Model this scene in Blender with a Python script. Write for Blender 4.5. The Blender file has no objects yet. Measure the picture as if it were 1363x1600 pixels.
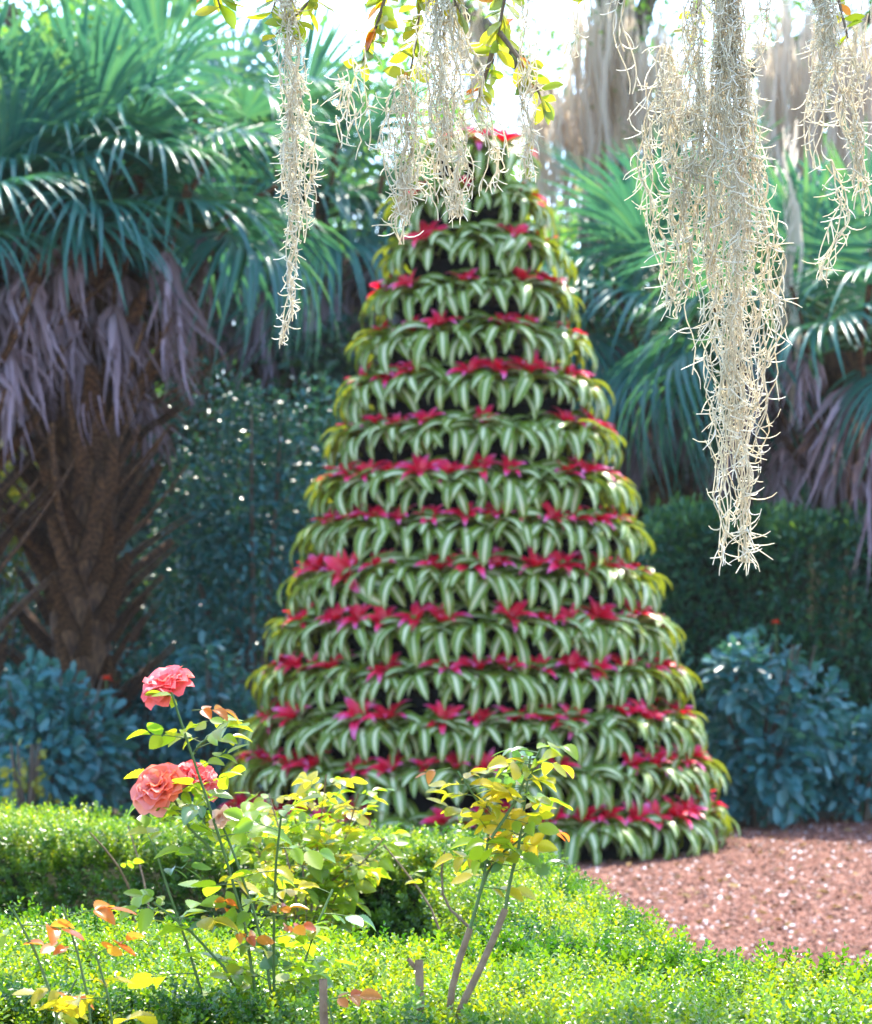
import bpy, math, random
import numpy as np
from mathutils import Matrix, Vector

random.seed(7)
rng = np.random.default_rng(11)
PI = math.pi
scene = bpy.context.scene
COL = scene.collection

# ---------------------------------------------------------------- camera
EYE = 1.5
FPX, CX, CY = 3910.0, 681.5, 800.0           # focal length and centre in photo pixels
PITCH = math.atan(170 / FPX)
cam_d = bpy.data.cameras.new('camera')
cam_d.sensor_fit = 'VERTICAL'
cam_d.sensor_height = 24.0
cam_d.lens = 24.0 * FPX / 1600.0
cam_d.clip_start = 0.1
cam_d.clip_end = 900
cam_d.dof.use_dof = True
cam_d.dof.focus_distance = 4.75
cam_d.dof.aperture_fstop = 5.2
cam = bpy.data.objects.new('camera', cam_d)
cam.location = (0, 0, EYE)
cam.rotation_euler = (PI / 2 + PITCH, 0, 0)
COL.objects.link(cam)
scene.camera = cam

# ---------------------------------------------------------------- light
SUN_EL, SUN_AZ = math.radians(64), math.radians(12)      # azimuth measured from +Y towards +X
sdir = Vector((math.sin(SUN_AZ) * math.cos(SUN_EL), math.cos(SUN_AZ) * math.cos(SUN_EL), math.sin(SUN_EL)))
w = bpy.data.worlds.new('World')
scene.world = w
w.use_nodes = True
nt = w.node_tree
nt.nodes.clear()
sky = nt.nodes.new('ShaderNodeTexSky')
sky.sky_type = 'NISHITA'
sky.sun_disc = False
sky.sun_elevation = SUN_EL
sky.sun_rotation = SUN_AZ
sky.air_density = 1.0
sky.dust_density = 1.0
sky.ozone_density = 2.6
bg = nt.nodes.new('ShaderNodeBackground')
bg.inputs['Strength'].default_value = 0.15
wo = nt.nodes.new('ShaderNodeOutputWorld')
nt.links.new(sky.outputs[0], bg.inputs[0])
nt.links.new(bg.outputs[0], wo.inputs[0])
sun_d = bpy.data.lights.new('sun', 'SUN')
sun_d.energy = 2.2
sun_d.angle = math.radians(0.5)
sun_d.color = (1.0, 0.93, 0.80)
sun = bpy.data.objects.new('sun', sun_d)
sun.rotation_euler = sdir.to_track_quat('Z', 'Y').to_euler()
sun.location = sdir * 60
COL.objects.link(sun)
vs = scene.view_settings
vs.view_transform = 'Standard'
vs.look = 'None'
vs.gamma = 1.0
vs.exposure = 2.7
vs.use_curve_mapping = False
cy = scene.cycles
cy.use_denoising = True
cy.max_bounces = 8
cy.diffuse_bounces = 4
cy.glossy_bounces = 2
cy.transmission_bounces = 5
cy.sample_clamp_indirect = 8.0

# ---------------------------------------------------------------- helpers
def P(px, py, y):
    """World point at forward distance y on the line of sight of a photo pixel."""
    u, v = (px - CX) / FPX, (CY - py) / FPX
    d = np.array([u, math.cos(PITCH) - v * math.sin(PITCH), math.sin(PITCH) + v * math.cos(PITCH)])
    d = d * (y / d[1])
    return d + np.array([0, 0, EYE])

def G(px, py, z):
    """World point where a photo pixel's line of sight meets the level z."""
    d = P(px, py, 1.0) - np.array([0, 0, EYE])
    return np.array([0, 0, EYE]) + d * ((z - EYE) / d[2])

def nrm(a):
    return a / np.maximum(np.linalg.norm(a, axis=-1, keepdims=True), 1e-9)

def mesh(name, V, Fs, mat=None, attrs=None, smooth=True):
    me = bpy.data.meshes.new(name)
    V = np.ascontiguousarray(V, dtype=np.float32).reshape(-1, 3)
    Fs = [np.asarray(f, dtype=np.int32) for f in Fs if len(f)]
    nl = sum(f.size for f in Fs)
    nf = sum(len(f) for f in Fs)
    me.vertices.add(len(V)); me.vertices.foreach_set('co', V.ravel())
    me.loops.add(nl); me.loops.foreach_set('vertex_index', np.concatenate([f.ravel() for f in Fs]))
    me.polygons.add(nf)
    tot = np.concatenate([np.full(len(f), f.shape[1], dtype=np.int32) for f in Fs])
    st = np.concatenate([[0], np.cumsum(tot)[:-1]]).astype(np.int32)
    me.polygons.foreach_set('loop_start', st)
    if smooth:
        me.polygons.foreach_set('use_smooth', np.ones(nf, dtype=bool))
    for k, a in (attrs or {}).items():
        at = me.attributes.new(k, 'FLOAT', 'POINT')
        at.data.foreach_set('value', np.ascontiguousarray(a, dtype=np.float32).ravel())
    me.update(calc_edges=True)
    me.validate()
    if mat:
        me.materials.append(mat)
    return me

def obj(name, me, parent=None, loc=None, kind=None):
    o = bpy.data.objects.new(name, me)
    COL.objects.link(o)
    if parent is not None:
        o.parent = parent
    if loc is not None:
        o.location = loc
    if kind:
        o['kind'] = kind
    return o

def tag(o, label, cat, group=None):
    o['label'] = label
    o['category'] = cat
    if group:
        o['group'] = group
    return o

def thing(name, label, cat, loc=(0, 0, 0), group=None, rz=0):
    o = bpy.data.objects.new(name, None)
    o.empty_display_size = 0.1
    COL.objects.link(o)
    o.location = loc
    o.rotation_euler = (0, 0, rz)
    return tag(o, label, cat, group)

def put(proto, parent, M, name=None):
    """Copy of an object (mesh data shared) under a parent with a local matrix."""
    o = proto.copy()
    COL.objects.link(o)
    o.parent = parent
    o.matrix_parent_inverse = Matrix.Identity(4)
    o.matrix_local = M
    return o

def frame_np(d, up):
    """Rotation matrices (N,3,3) whose columns are d, side, normal."""
    x = nrm(d)
    y = np.cross(up, x)
    bad = np.linalg.norm(y, axis=-1) < 1e-4
    if np.any(bad):
        y[bad] = np.cross(np.array([1.0, 0.1, 0.0]), x[bad])
    y = nrm(y)
    z = np.cross(x, y)
    return np.stack([x, y, z], axis=-1)

def mat_of(d, up, loc, s=1.0):
    R = frame_np(np.array([d], float), np.array([up], float))[0] * s
    M = Matrix.Identity(4)
    for i in range(3):
        for j in range(3):
            M[i][j] = R[i][j]
        M[i][3] = loc[i]
    return M

class Acc:
    """Collects shapes into ONE mesh."""
    def __init__(s):
        s.V, s.F, s.A, s.n = [], {}, {}, 0
    def add(s, V, Fs, **attrs):
        V = np.asarray(V, float).reshape(-1, 3)
        for f in Fs:
            f = np.asarray(f)
            if len(f):
                s.F.setdefault(f.shape[1], []).append(f + s.n)
        for k, a in attrs.items():
            s.A.setdefault(k, []).append(np.broadcast_to(np.asarray(a, float).ravel(), (len(V),)) if np.size(a) == 1 else np.asarray(a, float).ravel())
        s.V.append(V); s.n += len(V)
        return s
    def mesh(s, name, mat, smooth=True):
        return mesh(name, np.concatenate(s.V), [np.concatenate(f) for f in s.F.values()], mat,
                    {k: np.concatenate(a) for k, a in s.A.items()}, smooth)

def tubes(C, R, sides=4):
    """C (N,K,3) polylines, R (N,K) radii -> V, F (open tubes)."""
    N, K, _ = C.shape
    T = np.gradient(C, axis=1)
    T = nrm(T)
    ref = np.where(np.abs(T[..., 2:3]) > 0.8, np.array([1.0, 0.13, 0.0]), np.array([0.0, 0.0, 1.0]))
    A = nrm(np.cross(T, ref)); B = np.cross(T, A)
    th = np.arange(sides) * 2 * PI / sides
    ring = A[:, :, None, :] * np.cos(th)[None, None, :, None] + B[:, :, None, :] * np.sin(th)[None, None, :, None]
    V = C[:, :, None, :] + ring * R[:, :, None, None]
    idx = np.arange(N * K * sides).reshape(N, K, sides)
    a = idx[:, :-1, :]; b = idx[:, 1:, :]
    F = np.stack([a, np.roll(a, -1, axis=2), np.roll(b, -1, axis=2), b], axis=-1).reshape(-1, 4)
    return V.reshape(-1, 3), F

def ribbons(C, S, U, cols=(-1, 0, 1)):
    """C (N,K,3) mid lines, S (N,K,3) half-width vectors, U (N,K,3) edge lift."""
    N, K, _ = C.shape
    c = np.array(cols, float)
    V = C[:, :, None, :] + S[:, :, None, :] * c[None, None, :, None] + U[:, :, None, :] * (np.abs(c) ** 1.5)[None, None, :, None]
    m = len(c)
    idx = np.arange(N * K * m).reshape(N, K, m)
    F = np.stack([idx[:, :-1, :-1], idx[:, 1:, :-1], idx[:, 1:, 1:], idx[:, :-1, 1:]], axis=-1).reshape(-1, 4)
    across = np.broadcast_to(c[None, None, :], (N, K, m)).ravel()
    along = np.broadcast_to(np.linspace(0, 1, K)[None, :, None], (N, K, m)).ravel()
    return V.reshape(-1, 3), F, across, along

def scatter(TV, TFs, pos, R, s, rnd=None):
    """Bake N copies of a template."""
    N, k = len(pos), len(TV)
    s = np.asarray(s, float)
    s = s[:, None, None] if s.ndim == 1 else s
    V = np.einsum('nij,nkj->nki', R, TV[None] * s) + pos[:, None, :]
    Fs = [(np.asarray(f)[None] + (np.arange(N) * k)[:, None, None]).reshape(-1, np.asarray(f).shape[1]) for f in TFs]
    rnd = rng.random(N) if rnd is None else rnd
    return V.reshape(-1, 3), Fs, np.repeat(rnd, k)

def rand_dirs(n):
    return nrm(rng.normal(size=(n, 3)))

def vnoise(x, y, seed=0, f=1.0):
    """Cheap smooth noise, -1..1, sums of sines."""
    r = np.random.default_rng(seed)
    out = np.zeros(np.broadcast(x, y).shape)
    for k in range(5):
        a, b, c = r.uniform(-1, 1, 3)
        out += np.sin(f * (1 + 0.7 * k) * (a * x + b * y) * 3 + c * 7) / (1 + 0.5 * k)
    return out / 2.6

# ---------------------------------------------------------------- materials
def new_mat(name):
    m = bpy.data.materials.new(name)
    m.use_nodes = True
    t = m.node_tree
    t.nodes.clear()
    out = t.nodes.new('ShaderNodeOutputMaterial')
    return m, t, out

def ramp(t, fac, stops, interp='LINEAR'):
    r = t.nodes.new('ShaderNodeValToRGB')
    r.color_ramp.interpolation = interp
    els = r.color_ramp.elements
    while len(els) < len(stops):
        els.new(0.5)
    for e, (p, c) in zip(els, stops):
        e.position = p
        e.color = (*c, 1)
    t.links.new(fac, r.inputs[0])
    return r.outputs[0]

def spread(cols):
    n = len(cols)
    return [(i / max(n - 1, 1), c) for i, c in enumerate(cols)]

def leaf_mat(name, cols, tcols, trans=0.4, rough=0.38, spec=0.5, src='rnd'):
    """Thin leaf: glossy front mixed with light coming through; tint differs leaf by leaf."""
    m, t, out = new_mat(name)
    if src == 'object':
        fac = t.nodes.new('ShaderNodeObjectInfo').outputs['Random']
    else:
        a = t.nodes.new('ShaderNodeAttribute'); a.attribute_name = src; fac = a.outputs['Fac']
    base = ramp(t, fac, spread(cols)); tr = ramp(t, fac, spread(tcols))
    p = t.nodes.new('ShaderNodeBsdfPrincipled')
    p.inputs['Roughness'].default_value = rough
    p.inputs['Specular IOR Level'].default_value = spec
    tl = t.nodes.new('ShaderNodeBsdfTranslucent')
    t.links.new(base, p.inputs['Base Color']); t.links.new(tr, tl.inputs['Color'])
    mx = t.nodes.new('ShaderNodeMixShader'); mx.inputs[0].default_value = trans
    t.links.new(p.outputs[0], mx.inputs[1]); t.links.new(tl.outputs[0], mx.inputs[2])
    t.links.new(mx.outputs[0], out.inputs[0])
    return m

def solid_mat(name, cols, rough=0.8, scale=12.0, bump=0.3, stretch=(1, 1, 1), spec=0.3):
    m, t, out = new_mat(name)
    tc = t.nodes.new('ShaderNodeTexCoord')
    mp = t.nodes.new('ShaderNodeMapping'); mp.inputs['Scale'].default_value = stretch
    t.links.new(tc.outputs['Object'], mp.inputs[0])
    nz = t.nodes.new('ShaderNodeTexNoise'); nz.inputs['Scale'].default_value = scale; nz.inputs['Detail'].default_value = 6
    t.links.new(mp.outputs[0], nz.inputs['Vector'])
    c = ramp(t, nz.outputs['Fac'], [(0.3 + 0.4 * i / max(len(cols) - 1, 1), k) for i, k in enumerate(cols)])
    p = t.nodes.new('ShaderNodeBsdfPrincipled')
    p.inputs['Roughness'].default_value = rough
    p.inputs['Specular IOR Level'].default_value = spec
    t.links.new(c, p.inputs['Base Color'])
    if bump:
        b = t.nodes.new('ShaderNodeBump'); b.inputs['Strength'].default_value = bump; b.inputs['Distance'].default_value = 0.02
        t.links.new(nz.outputs['Fac'], b.inputs['Height']); t.links.new(b.outputs[0], p.inputs['Normal'])
    t.links.new(p.outputs[0], out.inputs[0])
    return m

def strap_mat(name, stops_across, bract=False):
    """Bromeliad strap leaf: stripes along the blade from the 'across' attribute; centre leaves red from the base."""
    m, t, out = new_mat(name)
    ac = t.nodes.new('ShaderNodeAttribute'); ac.attribute_name = 'across'
    al = t.nodes.new('ShaderNodeAttribute'); al.attribute_name = 'along'
    oi = t.nodes.new('ShaderNodeObjectInfo')
    ab = t.nodes.new('ShaderNodeMath'); ab.operation = 'ABSOLUTE'
    t.links.new(ac.outputs['Fac'], ab.inputs[0])
    tc = t.nodes.new('ShaderNodeTexCoord')
    mp = t.nodes.new('ShaderNodeMapping'); mp.inputs['Scale'].default_value = (5, 120, 5)
    t.links.new(tc.outputs['Object'], mp.inputs[0])
    nz = t.nodes.new('ShaderNodeTexNoise'); nz.inputs['Scale'].default_value = 1.0
    t.links.new(mp.outputs[0], nz.inputs['Vector'])
    def madd(a, k, b):
        n = t.nodes.new('ShaderNodeMath'); n.operation = 'MULTIPLY_ADD'
        t.links.new(a, n.inputs[0]); n.inputs[1].default_value = k
        if isinstance(b, float): n.inputs[2].default_value = b
        else: t.links.new(b, n.inputs[2])
        return n.outputs[0]
    e = madd(nz.outputs['Fac'], 0.5, ab.outputs[0])
    e = madd(oi.outputs['Random'], 0.22, e)
    e = madd(e, 1.0, -0.36)
    c = ramp(t, e, stops_across)
    if bract:
        k = madd(oi.outputs['Random'], 0.30, al.outputs['Fac'])
        red = ramp(t, k, [(0.0, (0.45, 0.003, 0.014)), (0.55, (0.78, 0.007, 0.045)), (0.86, (0.80, 0.03, 0.15)), (1.0, (0.72, 0.15, 0.36))])
        c = red
    if not bract:                                   # undersides are plain olive green with a faint stripe
        ge = t.nodes.new('ShaderNodeNewGeometry')
        mb = t.nodes.new('ShaderNodeMix'); mb.data_type = 'RGBA'; mb.inputs[0].default_value = 0.72
        t.links.new(c, mb.inputs[6]); mb.inputs[7].default_value = (0.24, 0.28, 0.03, 1)
        ms = t.nodes.new('ShaderNodeMix'); ms.data_type = 'RGBA'
        t.links.new(ge.outputs['Backfacing'], ms.inputs[0]); t.links.new(c, ms.inputs[6]); t.links.new(mb.outputs[2], ms.inputs[7])
        c = ms.outputs[2]
    p = t.nodes.new('ShaderNodeBsdfPrincipled')
    p.inputs['Roughness'].default_value = 0.33
    p.inputs['Specular IOR Level'].default_value = 0.5
    t.links.new(c, p.inputs['Base Color'])
    tl = t.nodes.new('ShaderNodeBsdfTranslucent')
    hs = t.nodes.new('ShaderNodeMix'); hs.data_type = 'RGBA'; hs.blend_type = 'MULTIPLY'; hs.inputs[0].default_value = 1.0
    t.links.new(c, hs.inputs[6]); hs.inputs[7].default_value = (1, 0.35, 0.4, 1) if bract else (1.0, 0.95, 0.25, 1)
    t.links.new(hs.outputs[2], tl.inputs['Color'])
    mx = t.nodes.new('ShaderNodeMixShader'); mx.inputs[0].default_value = 0.40
    t.links.new(p.outputs[0], mx.inputs[1]); t.links.new(tl.outputs[0], mx.inputs[2])
    t.links.new(mx.outputs[0], out.inputs[0])
    return m

M = {}
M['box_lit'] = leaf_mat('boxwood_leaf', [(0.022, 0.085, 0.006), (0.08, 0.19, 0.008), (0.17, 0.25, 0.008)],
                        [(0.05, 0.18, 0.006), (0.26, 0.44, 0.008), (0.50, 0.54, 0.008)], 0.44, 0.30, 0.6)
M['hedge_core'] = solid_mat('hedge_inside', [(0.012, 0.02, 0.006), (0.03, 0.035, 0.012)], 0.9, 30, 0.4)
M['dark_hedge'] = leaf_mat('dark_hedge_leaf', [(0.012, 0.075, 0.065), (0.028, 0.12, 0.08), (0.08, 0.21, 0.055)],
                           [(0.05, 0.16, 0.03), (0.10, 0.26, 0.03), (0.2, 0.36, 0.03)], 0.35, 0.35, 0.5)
M['glossy'] = leaf_mat('glossy_shrub_leaf', [(0.014, 0.08, 0.085), (0.026, 0.12, 0.12), (0.045, 0.16, 0.15)],
                       [(0.04, 0.14, 0.04), (0.06, 0.18, 0.04), (0.1, 0.24, 0.04)], 0.2, 0.24, 0.5)
M['blue_shrub'] = leaf_mat('broad_shrub_leaf', [(0.018, 0.105, 0.12), (0.035, 0.15, 0.165), (0.065, 0.20, 0.21)],
                           [(0.06, 0.2, 0.1), (0.08, 0.24, 0.1), (0.12, 0.3, 0.1)], 0.3, 0.33, 0.5)
M['blue_shrub_o'] = leaf_mat('broad_shrub_leaf_big', [(0.018, 0.105, 0.12), (0.035, 0.15, 0.165), (0.065, 0.20, 0.21)],
                             [(0.06, 0.2, 0.1), (0.08, 0.24, 0.1), (0.12, 0.3, 0.1)], 0.3, 0.33, 0.5, 'object')
M['yellow_shrub'] = leaf_mat('yellow_shrub_leaf', [(0.14, 0.17, 0.015), (0.22, 0.21, 0.015)], [(0.4, 0.42, 0.02), (0.6, 0.5, 0.02)], 0.45)
M['tree_leaf'] = leaf_mat('tree_leaf', [(0.03, 0.10, 0.025), (0.06, 0.14, 0.03), (0.10, 0.18, 0.03)],
                          [(0.10, 0.34, 0.05), (0.22, 0.48, 0.05), (0.4, 0.58, 0.05)], 0.5, 0.4, 0.4)
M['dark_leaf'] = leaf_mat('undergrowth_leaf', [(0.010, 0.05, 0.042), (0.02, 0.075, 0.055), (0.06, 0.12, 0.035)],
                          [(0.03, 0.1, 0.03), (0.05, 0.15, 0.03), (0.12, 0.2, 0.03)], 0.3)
M['palm'] = leaf_mat('palm_frond', [(0.018, 0.10, 0.095), (0.03, 0.14, 0.125), (0.05, 0.19, 0.14)],
                     [(0.05, 0.21, 0.10), (0.09, 0.29, 0.10), (0.20, 0.40, 0.07)], 0.34, 0.34, 0.5)
M['palm_dead'] = leaf_mat('dead_frond', [(0.17, 0.12, 0.13), (0.33, 0.25, 0.31), (0.48, 0.39, 0.48)],
                          [(0.2, 0.12, 0.07), (0.28, 0.17, 0.09), (0.34, 0.22, 0.12)], 0.25, 0.7, 0.2)
M['petiole'] = solid_mat('petiole', [(0.06, 0.11, 0.03), (0.11, 0.15, 0.04)], 0.5, 10, 0)
M['boot'] = solid_mat('old_leaf_base', [(0.022, 0.012, 0.008), (0.085, 0.043, 0.022), (0.20, 0.108, 0.05)], 0.9, 11, 0.8, (4, 4, 1))
M['bark'] = solid_mat('bark', [(0.04, 0.03, 0.022), (0.10, 0.075, 0.055), (0.17, 0.14, 0.11)], 0.9, 14, 0.8, (1, 1, 0.25))
M['twig'] = solid_mat('twig', [(0.10, 0.07, 0.045), (0.20, 0.15, 0.10)], 0.8, 40, 0.2)
M['moss'] = leaf_mat('spanish_moss', [(0.60, 0.52, 0.36), (0.82, 0.77, 0.61), (0.90, 0.87, 0.76)],
                     [(0.78, 0.68, 0.50), (0.90, 0.85, 0.70), (0.95, 0.93, 0.84)], 0.6, 0.6, 0.3)
M['moss_stem'] = leaf_mat('moss_old_strand', [(0.28, 0.20, 0.11), (0.42, 0.34, 0.21)], [(0.45, 0.33, 0.17), (0.55, 0.44, 0.26)], 0.35, 0.7, 0.2)
M['far_moss'] = leaf_mat('far_moss', [(0.54, 0.44, 0.36), (0.64, 0.54, 0.45), (0.72, 0.63, 0.55)],
                         [(0.70, 0.56, 0.42), (0.80, 0.68, 0.54)], 0.6, 0.8, 0.1)
M['strap'] = strap_mat('striped_leaf', [(0.0, (0.66, 0.70, 0.46)), (0.20, (0.52, 0.59, 0.32)), (0.40, (0.17, 0.28, 0.05)), (0.60, (0.08, 0.17, 0.016)), (0.95, (0.18, 0.25, 0.02))])
M['bract'] = strap_mat('red_centre_leaf', [(0, (0.5, 0.01, 0.03)), (1, (0.5, 0.01, 0.03))], True)
M['black'] = solid_mat('black_netting', [(0.002, 0.002, 0.002), (0.006, 0.006, 0.006)], 1.0, 60, 0.3, spec=0.05)
M['pot'] = solid_mat('black_pot', [(0.012, 0.012, 0.012), (0.02, 0.018, 0.016)], 0.6, 20, 0)
M['rose_leaf'] = leaf_mat('rose_leaf', [(0.13, 0.21, 0.02), (0.20, 0.27, 0.025), (0.10, 0.19, 0.03), (0.27, 0.27, 0.02)],
                          [(0.36, 0.60, 0.015), (0.52, 0.66, 0.015), (0.32, 0.56, 0.02), (0.66, 0.64, 0.015)], 0.5, 0.32, 0.5, 'object')
M['rose_leaf_yellow'] = leaf_mat('yellowing_rose_leaf', [(0.28, 0.26, 0.02), (0.36, 0.29, 0.02), (0.20, 0.24, 0.02)],
                                 [(0.75, 0.66, 0.02), (0.85, 0.60, 0.02), (0.6, 0.66, 0.02)], 0.5, 0.32, 0.5, 'object')
M['rose_leaf_young'] = leaf_mat('young_rose_leaf', [(0.34, 0.07, 0.02), (0.40, 0.12, 0.02), (0.42, 0.18, 0.02)],
                                [(0.82, 0.16, 0.03), (0.88, 0.28, 0.03), (0.9, 0.42, 0.03)], 0.5, 0.3, 0.5, 'object')
M['rose_leaf_dark'] = leaf_mat('dark_rose_leaf', [(0.05, 0.12, 0.05), (0.08, 0.15, 0.07)], [(0.2, 0.42, 0.06), (0.28, 0.48, 0.06)], 0.35, 0.3, 0.6, 'object')
M['cane'] = solid_mat('rose_cane', [(0.06, 0.12, 0.03), (0.10, 0.15, 0.04)], 0.5, 30, 0.1)
M['cane_wood'] = solid_mat('woody_cane', [(0.16, 0.10, 0.06), (0.26, 0.17, 0.10)], 0.75, 50, 0.3)
M['petal'] = leaf_mat('coral_petal', [(0.84, 0.08, 0.09), (0.88, 0.15, 0.16), (0.90, 0.32, 0.33)],
                      [(0.92, 0.14, 0.11), (0.92, 0.24, 0.2), (0.92, 0.36, 0.32)], 0.45, 0.5, 0.3, 'object')
M['petal_orange'] = leaf_mat('orange_petal', [(0.80, 0.14, 0.05), (0.84, 0.20, 0.13), (0.88, 0.32, 0.30)],
                             [(0.9, 0.2, 0.06), (0.9, 0.28, 0.1), (0.9, 0.4, 0.25)], 0.45, 0.5, 0.3, 'object')
M['petal_pale'] = leaf_mat('faded_petal', [(0.72, 0.40, 0.30), (0.78, 0.52, 0.42)], [(0.9, 0.5, 0.3), (0.92, 0.6, 0.42)], 0.45, 0.5, 0.3, 'object')
M['red_petal'] = leaf_mat('red_petal', [(0.6, 0.02, 0.01), (0.66, 0.05, 0.015)], [(0.8, 0.03, 0.01), (0.85, 0.08, 0.02)], 0.4, 0.5, 0.3, 'object')
M['live_leaf'] = leaf_mat('overhead_leaf', [(0.10, 0.18, 0.02), (0.17, 0.24, 0.02), (0.24, 0.25, 0.02), (0.06, 0.13, 0.06)],
                          [(0.42, 0.58, 0.02), (0.6, 0.66, 0.02), (0.72, 0.62, 0.02), (0.2, 0.4, 0.06)], 0.5, 0.3, 0.5, 'object')
M['live_leaf_orange'] = leaf_mat('turning_leaf', [(0.42, 0.12, 0.02), (0.45, 0.2, 0.02)], [(0.9, 0.28, 0.03), (0.9, 0.45, 0.03)], 0.5, 0.35, 0.4, 'object')

def mulch_mat():
    m, t, out = new_mat('mulch_ground')
    tc = t.nodes.new('ShaderNodeTexCoord')
    n1 = t.nodes.new('ShaderNodeTexNoise'); n1.inputs['Scale'].default_value = 28; n1.inputs['Detail'].default_value = 8
    n2 = t.nodes.new('ShaderNodeTexNoise'); n2.inputs['Scale'].default_value = 1.3; n2.inputs['Detail'].default_value = 3
    for n in (n1, n2): t.links.new(tc.outputs['Object'], n.inputs['Vector'])
    c1 = ramp(t, n1.outputs['Fac'], [(0.3, (0.06, 0.019, 0.011)), (0.5, (0.13, 0.044, 0.027)), (0.7, (0.18, 0.072, 0.046))])
    c2 = ramp(t, n2.outputs['Fac'], [(0.3, (0.8, 0.8, 0.8)), (0.7, (1.1, 1.05, 1.0))])
    mx = t.nodes.new('ShaderNodeMix'); mx.data_type = 'RGBA'; mx.blend_type = 'MULTIPLY'; mx.inputs[0].default_value = 1
    t.links.new(c1, mx.inputs[6]); t.links.new(c2, mx.inputs[7])
    p = t.nodes.new('ShaderNodeBsdfPrincipled'); p.inputs['Roughness'].default_value = 0.9
    t.links.new(mx.outputs[2], p.inputs['Base Color'])
    b = t.nodes.new('ShaderNodeBump'); b.inputs['Strength'].default_value = 0.6; b.inputs['Distance'].default_value = 0.02
    t.links.new(n1.outputs['Fac'], b.inputs['Height']); t.links.new(b.outputs[0], p.inputs['Normal'])
    t.links.new(p.outputs[0], out.inputs[0])
    return m
M['mulch'] = mulch_mat()
M['soil'] = solid_mat('soil', [(0.03, 0.02, 0.013), (0.07, 0.045, 0.03)], 0.95, 18, 0.7)
M['litter_ground'] = solid_mat('leaf_litter_ground', [(0.03, 0.024, 0.014), (0.075, 0.055, 0.03)], 0.95, 8, 0.7)
M['path'] = solid_mat('path_paving', [(0.42, 0.22, 0.16), (0.50, 0.28, 0.21)], 0.85, 30, 0.15)
M['chip'] = leaf_mat('mulch_chip', [(0.055, 0.018, 0.010), (0.11, 0.038, 0.022), (0.17, 0.064, 0.040), (0.25, 0.12, 0.085)],
                     [(0.2, 0.1, 0.1), (0.3, 0.2, 0.2)], 0.0, 0.8, 0.3)
M['pebble'] = leaf_mat('pale_chip', [(0.32, 0.25, 0.23), (0.45, 0.38, 0.38), (0.6, 0.55, 0.56)], [(0.3, 0.3, 0.3), (0.3, 0.3, 0.3)], 0.0, 0.6, 0.4)

# ---------------------------------------------------------------- leaf templates
def folded_leaf(wid=0.5, belly=0.55, fold=0.12, curl=0.1):
    """Two-quad folded leaf, unit length along +X, normal +Z."""
    w1, w2 = wid * 0.42, wid * 0.5
    x1, x2 = belly * 0.5, belly * 1.25
    V = np.array([[0, 0, 0], [x1, w1, fold * w1 * 2 - 0], [x2, w2, fold * w2 * 2 - curl * 0.4], [1, 0, -curl],
                  [x2, -w2, fold * w2 * 2 - curl * 0.4], [x1, -w1, fold * w1 * 2]])
    return V, [np.array([[0, 5, 4, 3], [0, 3, 2, 1]])]

def sprig_template(seed, n=7, leaf=0.013, length=0.055, wid=0.62):
    """Box shoot: pairs of little leaves up a stem along +Z."""
    r = np.random.default_rng(seed)
    LV, LF = folded_leaf(wid, 0.6, 0.15, 0.12)
    pos, d, s = [], [], []
    for i in range(n):
        t = (i + 0.4) / n
        az = i * 1.45 + r.uniform(-.3, .3)
        for k in range(2):
            a = az + k * PI
            el = 0.25 + 0.75 * t + r.uniform(-.25, .25)
            d.append([math.cos(a) * math.cos(el), math.sin(a) * math.cos(el), math.sin(el)])
            pos.append([r.normal() * .002, r.normal() * .002, t * length])
            s.append(leaf * r.uniform(.75, 1.15) * (1.1 - .35 * t * t))
    pos, d, s = np.array(pos), np.array(d), np.array(s)
    R = frame_np(d, np.tile([0, 0, 1.0], (len(d), 1)) + r.normal(size=(len(d), 3)) * .15)
    V, Fs, _ = scatter(LV, LF, pos, R, s)
    return V, Fs

# ================================================================ GROUND
def sheet(name, pts, z, mat, kind='structure'):
    V = np.array([[p[0], p[1], z] for p in pts])
    return obj(name, mesh(name, V, [np.array([list(range(len(pts)))])], mat, smooth=False), kind=kind)

sheet('ground', [(-150, -40), (150, -40), (150, 300), (-150, 300)], -0.004, M['litter_ground'])

HED = 0.84
fA = [G(-90, 1432, HED), G(1470, 1525, HED), G(1470, 1700, HED), G(-90, 1555, HED)]     # front hedge: back L, back R, front R, front L
sB = [G(655, 1318, HED), G(850, 1318, HED), G(1180, 1508, HED), G(800, 1452, HED)]      # side hedge
bC = [G(-140, 1256, HED), G(850, 1315, HED), G(690, 1330, HED), G(-140, 1290, HED)]     # back hedge

mulch_out = [(0.05, 10.2), tuple(G(850, 1330, 0)[:2])]
o_bed_edge = [tuple(sB[1][:2]), tuple(sB[2][:2])]
sheet('mulch_bed', [(-2.6, 9.2), (o_bed_edge[0][0] - .1, o_bed_edge[0][1]), (0.45, 4.2), (7.5, 4.2), (7.5, 18.4), (2.9, 18.9), (1.6, 19.3), (-1.5, 18.9), (-2.8, 18.4)], 0.0, M['mulch'])
sheet('planting_bed', [(-4.5, 0.6), (0.6, 0.6), (0.42, 4.4), (o_bed_edge[0][0] - .25, o_bed_edge[0][1] - .1), (-4.5, 11.2)], 0.004, M['soil'])
pth = sheet('path', [(0.9, 4.3), (7.4, 4.3), (7.4, 11.3), (2.2, 10.75), (1.4, 10.2)], 0.004, M['path'])

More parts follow.
